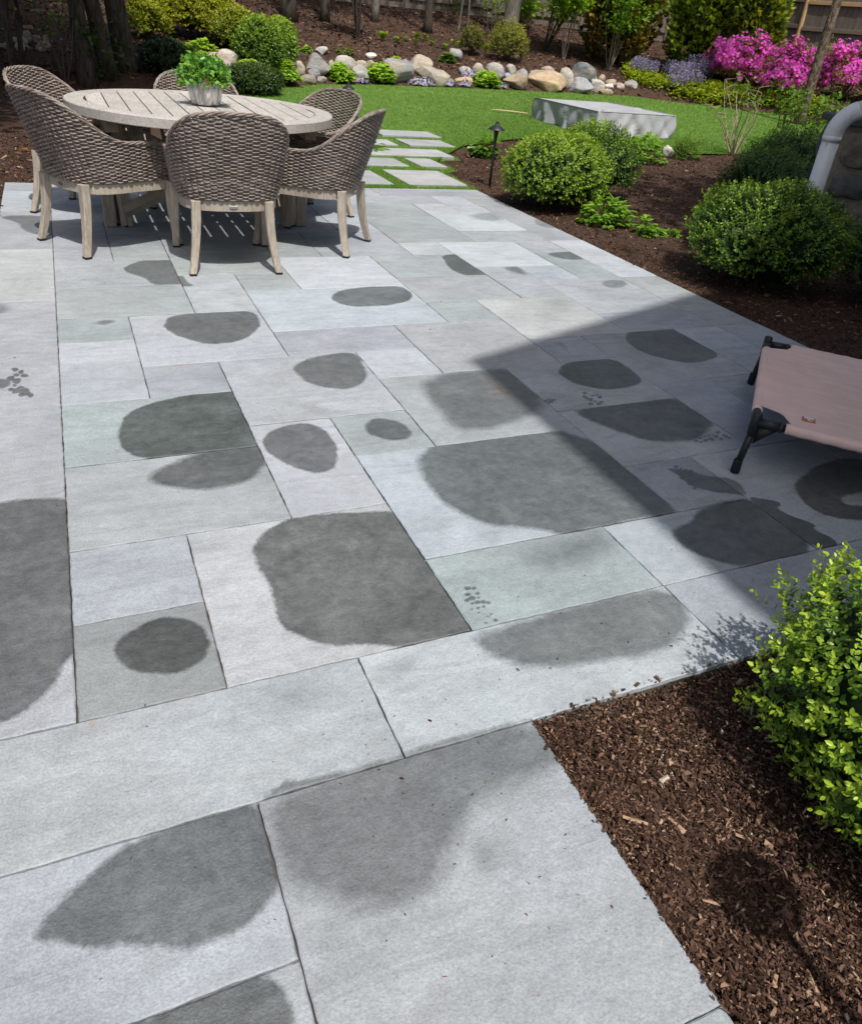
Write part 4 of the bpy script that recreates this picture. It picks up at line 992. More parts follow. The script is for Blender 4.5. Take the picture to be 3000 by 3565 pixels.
# ------------------------------------------------------------------ clipped shrubs
def ico(sub):
    import bmesh
    bm = bmesh.new(); bmesh.ops.create_icosphere(bm, subdivisions=sub, radius=1.0)
    V = np.array([v.co[:] for v in bm.verts]); T = np.array([[v.index for v in f.verts] for f in bm.faces]); bm.free(); return V, T
ICO3, ICT3 = ico(3); ICO4, ICT4 = ico(4)
def lumps(d, seed, amp=.07, fr=3.2):
    r_ = rngs(seed); s = np.zeros(len(d))
    for _ in range(6):
        k_ = r_.normal(size=3) * fr; s += np.sin(d @ k_ + r_.uniform(0, 6.3))
    return 1 + amp * s / 2.2
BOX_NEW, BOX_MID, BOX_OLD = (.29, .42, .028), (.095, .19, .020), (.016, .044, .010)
def bush(name, label, cat, p, rad, n, L, seed, cols=(BOX_OLD, BOX_MID, BOX_NEW), per=9, spl=None, group=None, mat=None, fresh=.55, zc=.50, low=-.55, amp=.07, stems=3, inner=.84, innercol=(.012, .026, .007), upw=.55):
    """a clipped shrub: sprigs of folded leaves all round a lumpy body, over an added dark core that blocks light, and short stems"""
    r_ = rngs(seed); t = thing(name, label, cat, p, 0, group)
    rad = np.array(rad, float); c = np.array([0, 0, rad[2] * 2 * zc])
    d = r_.normal(size=(int(n * 1.5), 3)); d = unit(d); d = d[d[:, 2] > low][:n]; n = len(d)
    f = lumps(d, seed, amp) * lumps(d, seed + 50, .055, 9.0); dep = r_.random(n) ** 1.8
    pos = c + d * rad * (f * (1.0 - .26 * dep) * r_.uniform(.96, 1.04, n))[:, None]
    pos[:, 2] = np.maximum(pos[:, 2], .02)
    ax = unit(unit(d / rad) + np.array([0, 0, upw]) + r_.normal(0, .32, (n, 3)))
    spl = spl or L * 2.6
    tt = np.linspace(.0, 1.0, per); P = (pos[:, None] + ax[:, None] * (spl * tt)[None, :, None])
    side = any_perp(ax, r_); s2 = np.cross(ax, side)
    ph = np.arange(per) * np.pi * .5 + (np.arange(per) % 2) * np.pi
    rd = side[:, None] * np.cos(ph)[None, :, None] + s2[:, None] * np.sin(ph)[None, :, None]
    up_ = tt[None, :, None] ** 2 * .9 + .35
    D = unit(rd + ax[:, None] * up_ + r_.normal(0, .22, (n, per, 3)))
    Nn = unit(ax[:, None] - (ax[:, None] * D).sum(-1, keepdims=True) * D)
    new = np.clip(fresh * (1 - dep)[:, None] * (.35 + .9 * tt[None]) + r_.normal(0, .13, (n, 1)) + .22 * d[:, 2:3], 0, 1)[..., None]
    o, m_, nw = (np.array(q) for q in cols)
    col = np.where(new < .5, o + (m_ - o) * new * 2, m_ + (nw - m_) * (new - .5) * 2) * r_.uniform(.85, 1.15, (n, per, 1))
    sz = L * r_.uniform(.75, 1.2, (n, per)) * (1 - .25 * tt[None])
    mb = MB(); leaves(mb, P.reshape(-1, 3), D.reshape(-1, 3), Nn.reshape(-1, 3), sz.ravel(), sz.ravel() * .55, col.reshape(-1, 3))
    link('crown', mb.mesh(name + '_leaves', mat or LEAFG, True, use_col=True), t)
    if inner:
        mb = MB(); V = ICO3 * lumps(ICO3, seed, amp)[:, None] * rad * inner + c; V[:, 2] = np.maximum(V[:, 2], .03); mb.add(V, None, ICT3, C=innercol)  # dark ball added inside the leaves to stop light passing through
        link('light_block_core', mb.mesh(name + '_inner', TWIG, True, use_col=True), t)
    if stems:
        mb = MB()
        for k_ in range(stems):
            a = k_ / stems * 6.28; tube(mb, np.array([[.03 * math.cos(a), .03 * math.sin(a), -.03], [rad[0] * .4 * math.cos(a), rad[1] * .4 * math.sin(a), c[2]]]), [.018, .008], 6, C=(.09, .065, .045))
        link('stem', mb.mesh(name + '_stems', TWIG, True, use_col=True), t)
    return t
def gpt(x, y): return (x, y, float(ground_h(x, y)))
BX = 'clipped boxwood shrubs'
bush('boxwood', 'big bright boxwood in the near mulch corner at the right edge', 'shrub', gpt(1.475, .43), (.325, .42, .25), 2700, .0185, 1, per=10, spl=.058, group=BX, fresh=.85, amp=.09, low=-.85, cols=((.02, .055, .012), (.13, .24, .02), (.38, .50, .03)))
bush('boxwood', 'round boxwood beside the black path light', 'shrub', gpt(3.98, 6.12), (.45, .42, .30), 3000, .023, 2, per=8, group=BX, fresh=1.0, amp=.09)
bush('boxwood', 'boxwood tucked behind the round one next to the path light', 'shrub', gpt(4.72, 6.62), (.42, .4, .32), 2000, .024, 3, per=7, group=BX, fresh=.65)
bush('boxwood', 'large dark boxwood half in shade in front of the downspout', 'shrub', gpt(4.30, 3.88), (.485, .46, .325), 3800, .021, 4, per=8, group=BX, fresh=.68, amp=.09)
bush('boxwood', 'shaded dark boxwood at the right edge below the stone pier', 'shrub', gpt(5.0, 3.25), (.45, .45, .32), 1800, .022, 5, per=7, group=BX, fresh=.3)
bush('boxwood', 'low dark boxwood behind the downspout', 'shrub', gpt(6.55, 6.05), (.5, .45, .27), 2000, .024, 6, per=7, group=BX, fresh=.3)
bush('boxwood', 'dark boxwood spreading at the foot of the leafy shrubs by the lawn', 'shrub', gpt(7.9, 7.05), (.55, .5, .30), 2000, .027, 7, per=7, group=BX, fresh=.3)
def bush_px(label, k, cx, cy, w, h, n, L, seed, **kw):
    g_, W, H_ = place(k, cx, cy, w, h); kw.setdefault('group', BX)
    g2 = g_ + unit(np.array([g_[0], g_[1], 0])) * W * .30; g2[2] = ground_h(g2[0], g2[1])
    return bush(kw.pop('name', 'boxwood'), label, kw.pop('cat', 'shrub'), g2, (W / 2, W * .45, H_ * .52), n, L, seed, **kw)
YC = ((.07, .10, .015), (.24, .28, .022), (.48, .47, .035))
bush_px('yellow green boxwood, highest of the three clumped behind the rocks', K7, 1050, 315, 390, 270, 2200, .045, 8, cols=((.04, .07, .012), (.20, .25, .018), (.42, .42, .025)), per=7)
bush_px('deep green boxwood ball at the end of the rock edging', K7, 1270, 470, 330, 350, 2600, .042, 9, per=7, fresh=.6)
bush_px('bright boxwood behind the deep green ball by the rock edging', K7, 1430, 450, 290, 330, 2200, .042, 10, per=7, fresh=.75)
bush_px('low dark yew at the corner of the lawn behind the table', K7, 1230, 745, 400, 190, 2000, .040, 11, per=7, fresh=.38, cols=((.02, .045, .012), (.06, .11, .016), (.17, .22, .02)))
bush_px('golden leafed spirea leaning over the rocks by the dark trunks', K7, 690, 150, 520, 430, 2600, .055, 12, name='spirea', cols=YC, per=6, fresh=.8, mat=LEAFS, amp=.14, inner=.7, innercol=(.03, .035, .012))
bush_px('smaller golden spirea just beside the dark trunks', K7, 300, 210, 260, 300, 900, .05, 13, name='spirea', cols=YC, per=6, fresh=.75, mat=LEAFS, amp=.2, inner=.0, group='golden shrubs', stems=6)
bush_px('dark low shrub in deep shade under the multi-stemmed tree', K7, 440, 590, 330, 190, 900, .05, 14, cols=((.012, .025, .008), (.02, .045, .012), (.04, .075, .015)), per=6)
bush_px('airy yellow green shrub in front of the grey trunk', K4, 1060, 500, 330, 290, 900, .045, 15, name='spirea', cols=((.07, .09, .02), (.20, .22, .03), (.36, .34, .06)), per=5, fresh=.8, mat=LEAFS, amp=.12, inner=0, stems=14, group='golden shrubs')
bush_px('thin olive shrub left of the airy yellow one', K4, 700, 460, 200, 220, 500, .045, 16, name='spirea', cols=((.05, .06, .02), (.13, .14, .03), (.24, .24, .05)), per=5, fresh=.7, mat=LEAFS, amp=.12, inner=0, stems=12, group='golden shrubs')

# ------------------------------------------------------------------ leafy perennials
def mound(name, label, cat, p, rad, n, L, W, seed, cols, group=None, stemcol=(.10, .17, .03), mat=None, droop=.5, per=5):
    """arching stalks with leaflets on a low dome"""
    r_ = rngs(seed); t = thing(name, label, cat, p, 0, group); rad = np.array(rad, float)
    d = unit(np.c_[r_.normal(size=(n, 2)), np.abs(r_.normal(0, .75, n)) + .12]); f = r_.uniform(.75, 1.06, n) * lumps(d, seed, .12)
    tip = d * rad * f[:, None]; tip[:, 2] = np.maximum(tip[:, 2], .02)
    mbs = MB(); mb = MB()
    for k_ in range(0, n, max(1, n // 60)):
        tube(mbs, np.array([[d[k_][0] * .02, d[k_][1] * .02, 0], tip[k_] * np.array([.5, .5, .75]), tip[k_]]), .0022 + .001 * rad[2], 4, C=stemcol, caps=False)
    for q in range(per):
        a = r_.uniform(0, 6.28, n); hd = np.stack([np.cos(a), np.sin(a), np.zeros(n)], -1)
        out = unit(d * np.array([1, 1, .3])); D = unit(hd * .9 + out * .7 + np.array([0, 0, -.25 * droop])[None] + r_.normal(0, .15, (n, 3)))
        Nn = unit(np.array([0, 0, 1.0]) + d * .6 + r_.normal(0, .2, (n, 3))); Nn = unit(Nn - (Nn * D).sum(-1, keepdims=True) * D)
        c0, c1_ = np.array(cols[0]), np.array(cols[1]); ff = np.clip(r_.random((n, 1)) * .7 + .35 * d[:, 2:3] * f[:, None], 0, 1)
        leaves(mb, tip + hd * L * .1, D, Nn, L * r_.uniform(.7, 1.15, n), W * r_.uniform(.8, 1.15, n), c0 + (c1_ - c0) * ff, .1)
    link('stem', mbs.mesh(name + '_stems', TWIG, True, use_col=True), t); link('foliage', mb.mesh(name + '_leaves', mat or LEAFS, True, use_col=True), t)
    return t
def mound_px(name, label, cat, k, cx, cy, w, h, n, lf, seed, cols, **kw):
    g_, W, H_ = place(k, cx, cy, w, h); g2 = g_ + unit(np.array([g_[0], g_[1], 0])) * W * .25; g2[2] = ground_h(g2[0], g2[1]) - .01
    L = lf; return mound(name, label, cat, g2, (W / 2, W * .4, H_ * .95), n, L, L * kw.pop('ar', .75), seed, cols, **kw)
LIME = ((.20, .36, .04), (.48, .66, .08)); GRN = ((.05, .13, .02), (.20, .38, .03)); PEO = ((.08, .20, .02), (.30, .50, .04))
LG = 'lime mounds along the rocks'
mound_px('lime_mound', 'lime green mound leftmost along the rock edging by the boxwood', 'plant', K3, 245, 480, 320, 180, 190, .085, 20, LIME, group=LG)
mound_px('lime_mound', 'lime green mound just above the hat of the rear path light', 'plant', K3, 830, 480, 270, 165, 190, .085, 21, LIME, group=LG)
mound_px('lime_mound', 'lime green mound in front of the large grey boulder', 'plant', K3, 1245, 490, 290, 170, 190, .085, 22, LIME, group=LG)
mound_px('lime_mound', 'lime green mound below the round grey boulder midway along the rocks', 'plant', K4, 850, 830, 260, 150, 190, .085, 23, LIME, group=LG)
mound_px('lime_mound', 'lime green mound right of the pot beside the dark yew', 'plant', K7, 1170, 630, 240, 130, 160, .085, 24, LIME, group=LG)
mound_px('lime_mound', 'lime leaves spreading between the pale boulders above the pot', 'plant', K7, 770, 460, 260, 150, 130, .085, 25, LIME, group=LG)
mound_px('lime_mound', 'green leaves beside the pinkish boulder in the shade', 'plant', K7, 540, 430, 170, 130, 80, .085, 26, ((.04, .10, .02), (.15, .27, .04)), group=LG)
mound_px('lime_mound', 'small lime plant left of the white stone in the bank', 'plant', K3, 490, 210, 90, 65, 30, .07, 27, LIME, group=LG)
mound_px('lime_mound', 'small sprawling plant between the two white stones', 'plant', K3, 880, 230, 180, 80, 34, .07, 28, ((.10, .14, .03), (.26, .34, .06)), group=LG)
mound_px('lime_mound', 'small lime plant next to the phlox on top of the rocks', 'plant', K3, 1415, 322, 75, 48, 30, .07, 29, LIME, group=LG)
mound_px('lime_mound', 'dark leaved mound beside the lone grey boulder in the bank', 'plant', K4, 455, 597, 150, 80, 70, .08, 30, ((.05, .13, .02), (.16, .32, .04)), group=LG)
mound_px('peony', 'bright green peony clump in the mulch below the boxwoods', 'plant', KD, 1232, 432, 118, 66, 110, .062, 31, PEO, ar=.45)
mound_px('peony', 'small peony shoots beside the larger peony clump', 'plant', KD, 1322, 466, 60, 34, 40, .055, 32, PEO, ar=.45)
mound_px('peony', 'low peony sprout nearest the large dark boxwood', 'plant', KD, 1370, 476, 44, 18, 18, .05, 33, PEO, ar=.45)
mound_px('astilbe', 'feathery astilbe clump in front of the grey cover', 'plant', KD, 1300, 302, 110, 62, 190, .06, 34, PEO, ar=.45, group='astilbes along the lawn')
mound_px('astilbe', 'bright astilbe clump behind the pair of boxwoods', 'plant', KD, 1205, 278, 100, 48, 150, .07, 35, PEO, ar=.45, group='astilbes along the lawn')
mound_px('astilbe', 'olive fern clump beside the mottled white stone', 'plant', KD, 1395, 303, 66, 48, 80, .06, 36, ((.05, .10, .015), (.17, .25, .03)), ar=.3, group='astilbes along the lawn')
mound_px('astilbe', 'light green leafy clump left of the path light', 'plant', KD, 990, 300, 52, 48, 70, .075, 37, GRN, ar=.5, group='astilbes along the lawn')
mound_px('hosta', 'young hosta shoot beside the right front chair', 'plant', KD, 769, 299, 26, 28, 7, .15, 38, GRN, ar=.4, per=2)
def fern(label, k, cx, cy, w, h, seed, n=9):
    g_, W, H_ = place(k, cx, cy, w, h); t = thing('fern', label, 'fern', g_, 0, 'young ferns on the bank'); r_ = rngs(seed); mb = MB(); mbs = MB()
    for i in range(n):
        a = r_.uniform(0, 6.28); q = np.linspace(0, 1, 9)[:, None]; rr = W * .55 * r_.uniform(.5, 1); hd = np.array([math.cos(a), math.sin(a), 0])
        P = hd * rr * q ** 1.4 + np.array([0, 0, 1]) * H_ * r_.uniform(.8, 1.15) * (q - .28 * q ** 3)
        tube(mbs, P, .004, 4, C=(.12, .17, .03), caps=False); T = unit(np.gradient(P, axis=0)); S = unit(np.cross(T, [0, 0, 1.0]) + 1e-6)
        for s in (-1, 1):
            D = unit(S * s + T * .55); Nn = unit(np.cross(D, T)) ; wl = H_ * .26 * np.sin(np.linspace(.25, 3.0, 9)) + .01
            f = r_.random(); diamonds(mb, P, D, Nn, wl, wl * .42, np.array([.14, .26, .03]) * (1 - f) + np.array([.36, .50, .04]) * f)
    link('stem', mbs.mesh('fern_stems', TWIG, True, use_col=True), t); link('frond', mb.mesh('fern_fronds', LEAFS, True, use_col=True), t)
fern('largest fern, leftmost on the bank behind the rocks', K3, 1270, 65, 150, 115, 1, 13); fern('fern with splayed fronds right of the largest one', K3, 1415, 110, 80, 85, 2); fern('small fern close above the splayed one', K3, 1500, 98, 66, 62, 3, 7)
fern('low fern in front of the dark conifer trunk', K4, 132, 425, 60, 70, 4, 7); fern('upright fern behind the low one at the conifer trunk', K4, 150, 370, 66, 95, 5); fern('fern right beside the dark conifer trunk', K4, 235, 375, 52, 82, 6, 7)
fern('small fern alone between the conifer and the grey boulder', K4, 312, 438, 82, 66, 7, 7); fern('fern left of the lone grey boulder on the bank', K4, 442, 470, 84, 85, 8); fern('tiny bright fern above the lone grey boulder', K4, 516, 425, 50, 62, 9, 6)
fern('dark fern beside the thin olive shrub', K4, 578, 450, 66, 85, 10, 8); fern('bright fern between the two airy shrubs', K4, 846, 482, 92, 115, 11, 10)

# ------------------------------------------------------------------ flowers
def flower_patch(name, label, cat, k, cx, cy, w, h, n, leafcol, flcol, seed, fl=.03, group=None, spike=False, nl=None):
    g_, W, H_ = place(k, cx, cy, w, h); g2 = g_ + unit(np.array([g_[0], g_[1], 0])) * W * .18; g2[2] = ground_h(g2[0], g2[1])
    t = thing(name, label, cat, g2, 0, group); r_ = rngs(seed); mb = MB(); ml = MB()
    d = unit(np.c_[r_.normal(size=(n, 2)), np.abs(r_.normal(0, .6, n)) + .1]); P = d * np.array([W / 2, W * .35, H_ * .85]) * r_.uniform(.8, 1.05, (n, 1)); P[:, 2] = np.maximum(P[:, 2], .01)
    if spike: P = np.c_[r_.uniform(-.5, .5, n) * W, r_.uniform(-.35, .35, n) * W, np.zeros(n)]; P[:, 2] = H_ * (.38 + .25 * np.sin(P[:, 0] * 7 + seed) + r_.uniform(-.15, .2, n)) * np.clip(1.25 - 2.2 * (P[:, 0] / W) ** 2 * 2, .3, 1); P[:, 2] = np.maximum(P[:, 2], .03)
    nl = nl or n * 2; i = r_.integers(0, n, nl); Pl = P[i] * r_.uniform(.6, .98, (nl, 1)); D = unit(r_.normal(size=(nl, 3)) + np.array([0, 0, .5])); Nn = any_perp(D, r_)
    f = r_.random((nl, 1)); leaves(ml, Pl, D, Nn, fl * 1.6 * r_.uniform(.7, 1.3, nl), fl * .7, np.array(leafcol[0]) * (1 - f) + np.array(leafcol[1]) * f)
    if spike:
        for q in range(7):
            D = unit(np.c_[r_.normal(0, .8, (n, 2)), r_.normal(.3, .4, n)]); Nn = any_perp(D, r_); b = P + np.c_[P[:, :2] * .12, np.full(n, 1.0)] * (q * fl * .75)
            f = r_.random((n, 1)); diamonds(mb, b, D, Nn, fl * .9, fl * .7, np.array(flcol[0]) * (1 - f) + np.array(flcol[1]) * f)
    else:
        for q in range(5):
            a = q * 2 * np.pi / 5 + r_.uniform(0, .4, n); A_ = any_perp(d, rngs(seed + 1)); B_ = np.cross(d, A_); D = unit(A_ * np.cos(a)[:, None] + B_ * np.sin(a)[:, None] + d * .25)
            Nn = unit(d - (d * D).sum(-1, keepdims=True) * D); f = rngs(seed + 2).random((n, 1)); diamonds(mb, P + d * fl * .2, D, Nn, fl * .62, fl * .5, np.array(flcol[0]) * (1 - f) + np.array(flcol[1]) * f)
    link('foliage', ml.mesh(name + '_leaves', LEAFS, True, use_col=True), t); link('blossom', mb.mesh(name + '_petals', PETAL, True, use_col=True), t); return t
PHL = ((.45, .38, .72), (.75, .66, .88)); PG = 'creeping phlox along the rocks'; PL = ((.05, .10, .02), (.14, .22, .05))
for a in ((K4, 190, 850, 300, 75, 260, 'pale lilac phlox mat below the large tan boulder'), (K4, 455, 850, 195, 75, 180, 'pale lilac phlox mat right of the large tan boulder'), (K4, 640, 862, 155, 48, 120, 'thin phlox strip below the flat orange stone'),
          (K4, 680, 765, 180, 75, 170, 'lilac phlox cushion spilling over the pale rocks left of the lime mound'), (K4, 1035, 880, 95, 50, 70, 'small phlox tuft right of the lime mound'), (K4, 1190, 885, 135, 55, 90, 'phlox tuft below the brown boulder'),
          (K3, 1505, 365, 115, 90, 120, 'lilac phlox between the grey and tan boulders on top of the rocks'), (K3, 1050, 530, 150, 62, 110, 'phlox tuft between two lime mounds')):
    flower_patch('phlox', a[6], 'flower', a[0], *a[1:5], a[5], PL, PHL, 40 + a[1] % 17, .042, PG)
CAT = ((.25, .22, .42), (.42, .38, .60)); CL = ((.10, .15, .06), (.20, .26, .10))
flower_patch('catmint', 'purple catmint clump nearest the rocks', 'flower', K5, 990, 705, 270, 190, 260, CL, CAT, 61, .05, 'purple catmint in the far bed', True)
flower_patch('catmint', 'wide purple catmint drift beside the pink azalea', 'flower', K5, 1420, 745, 430, 230, 420, CL, CAT, 62, .05, 'purple catmint in the far bed', True)
flower_patch('catmint', 'small purple catmint clump at the foot of the azalea', 'flower', K5, 1400, 875, 330, 110, 200, CL, CAT, 63, .05, 'purple catmint in the far bed', True)
PINK = ((.50, .04, .44), (.90, .20, .76)); AL = ((.14, .14, .03), (.34, .30, .10))
def azalea(label, k, cx, cy, w, h, n, seed):
    g_, W, H_ = place(k, cx, cy, w, h); g2 = g_ + unit(np.array([g_[0], g_[1], 0])) * W * .25; g2[2] = ground_h(g2[0], g2[1]); rad = np.array([W / 2, W * .42, H_ * .5]); c = np.array([0, 0, H_ * .52])
    t = thing('azalea', label, 'azalea', g2, 0, 'pink azaleas in the far bed'); r_ = rngs(seed); mb = MB(); ml = MB(); ms = MB()
    nc = n // 9; d = unit(r_.normal(size=(nc * 2, 3))); d = d[d[:, 2] > -.45][:nc]; nc = len(d); cl_ = lumps(d, seed, .26, 5.0); cp = c + d * rad * (cl_ * r_.uniform(.66, 1.08, nc))[:, None]; cp[:, 2] = np.maximum(cp[:, 2], .06)
    P = (cp[:, None] + r_.normal(0, .045, (nc, 9, 3))).reshape(-1, 3); dd = unit(np.repeat(d, 9, 0) + r_.normal(0, .35, (nc * 9, 3)) + np.array([0, 0, .3]))
    f = np.clip(np.repeat(r_.random((nc, 1)), 9, 0) * .6 + .4 * r_.random((nc * 9, 1)), 0, 1); A_ = any_perp(dd, r_); B_ = np.cross(dd, A_)
    for q in range(5):
        a = q * 2 * np.pi / 5; D = unit(A_ * math.cos(a) + B_ * math.sin(a) + dd * .3); Nn = unit(dd - (dd * D).sum(-1, keepdims=True) * D)
        diamonds(mb, P, D, Nn, .042, .036, np.array(PINK[0]) * (1 - f) + np.array(PINK[1]) * f)
    nl = n * 2; d2 = unit(r_.normal(size=(nl, 3))); d2[:, 2] = np.maximum(d2[:, 2], -.5); Pl = c + d2 * rad * (lumps(d2, seed, .26, 5.0) * r_.uniform(.45, 1.0, nl))[:, None]; Pl[:, 2] = np.maximum(Pl[:, 2], .05)
    D = unit(d2 + r_.normal(0, .6, (nl, 3))); f = r_.random((nl, 1)); leaves(ml, Pl, D, any_perp(D, r_), .06, .028, np.array(AL[0]) * (1 - f) + np.array(AL[1]) * f)
    for q in range(22):
        e = c + unit(r_.normal(size=3) * np.array([1, 1, .5]) + np.array([0, 0, .5])) * rad * .85; tube(ms, np.array([[0, 0, -.02], e * np.array([.45, .45, .6]), e]), [.014, .008, .003], 5, C=(.16, .11, .08), caps=False)
    link('stem', ms.mesh('azalea_stems', TWIG, True, use_col=True), t); link('foliage', ml.mesh('azalea_leaves', LEAFS, True, use_col=True), t); link('blossom', mb.mesh('azalea_petals', PETAL, True, use_col=True), t)
azalea('magenta azalea nearest the purple catmint', K6, 400, 720, 860, 400, 3000, 71); azalea('magenta azalea left of the shaggy barked trunk', K6, 940, 790, 720, 500, 2600, 72); azalea('magenta azalea right of the shaggy barked trunk', K6, 1520, 810, 760, 500, 2600, 73)
def groundcover(label, pts, n, seed, L=.085):
    """one low drift of yellow green leaves along a line of ground points"""
    r_ = rngs(seed); G = np.array([on_ground(*p) for p in pts]); q = r_.uniform(0, len(G) - 1.001, n); i = q.astype(int); f = (q - i)[:, None]
    P = G[i] * (1 - f) + G[i + 1] * f; out = unit(np.array([P[:, 0].mean(), P[:, 1].mean(), 0])); P = P + out * r_.uniform(-.1, .75, (n, 1)) + r_.normal(0, .08, (n, 3)) * np.array([1, 1, 0])
    P[:, 2] = ground_h(P[:, 0], P[:, 1]) + r_.uniform(.02, .20, n); o_ = G.mean(0); t = thing('ground_cover', label, 'plant', o_, 0, 'yellow green ground cover'); mb = MB()
    D = unit(r_.normal(size=(n, 3)) * np.array([1, 1, .5]) + np.array([0, 0, .25])); Nn = unit(np.array([0, 0, 1.0]) + r_.normal(0, .3, (n, 3))); Nn = unit(Nn - (Nn * D).sum(-1, keepdims=True) * D); f = r_.random((n, 1))
    leaves(mb, P - o_, D, Nn, L * r_.uniform(.7, 1.3, n), L * .6, np.array([.12, .20, .015]) * (1 - f) + np.array([.42, .46, .03]) * f); link('foliage', mb.mesh('ground_cover_leaves', LEAFS, True, use_col=True), t)
groundcover('yellow green ground cover at the foot of the purple catmint', [K5(830, 730), K5(860, 820), K5(1000, 880), K5(1250, 920)], 1500, 81)
groundcover('yellow green ground cover along the lawn in front of the azaleas', [K5(1290, 960), K5(1500, 1020), K5(1764, 1060), K6(580, 1070)], 2400, 82)
groundcover('yellow green ground cover under the azalea by the thin tree', [K6(640, 1060), K6(850, 1090), K6(1080, 1150), K6(1350, 1190)], 1700, 83)

# ------------------------------------------------------------------ boulders
RC = dict(g=(.34, .34, .335), t=(.47, .41, .33), p=(.50, .38, .33), w=(.68, .65, .60), b=(.30, .34, .385), d=(.15, .165, .17), n=(.33, .25, .18), o=(.50, .36, .22), l=(.44, .43, .40))
def boulder(label, k, cx, cy, w, h, c, seed, ang=0, flat=1.0, group='boulders edging the far bed'):
    g_, W, H_ = place(k, cx, cy, w, h); r_ = rngs(seed)
    V = ICO4 * lumps(ICO4, seed, .055, 2.2)[:, None]
    V = np.sign(V) * np.abs(V) ** .9
    for q in range(6 + ang * 4):
        n_ = unit(r_.normal(size=3)); lim = r_.uniform(.5, .78) if ang else r_.uniform(.66, .92); dd = V @ n_; V = V - np.outer(np.maximum(dd - lim, 0) * .92, n_)
    V = V * (1 + .030 * np.sin(V @ r_.normal(size=3) * 9) * np.sin(V @ r_.normal(size=3) * 7))[:, None]
    ext = V.max(0) - V.min(0); V = V / ext * np.array([W, W * .72, H_ * 1.18]); V[:, 2] -= V[:, 2].min() + H_ * .14
    az = math.atan2(g_[0], g_[1]); o_ = g_ + unit(np.array([g_[0], g_[1], 0])) * W * .28
    o = link('boulder', MB().add(V, None, ICT4).mesh('boulder', ROCK, True), None, o_, -az); o.color = (*RC[c], 1); o.rotation_euler = (0, r_.uniform(-.12, .12), -az + r_.uniform(-.2, .2))
    tag(o, label, 'boulder', group); return o
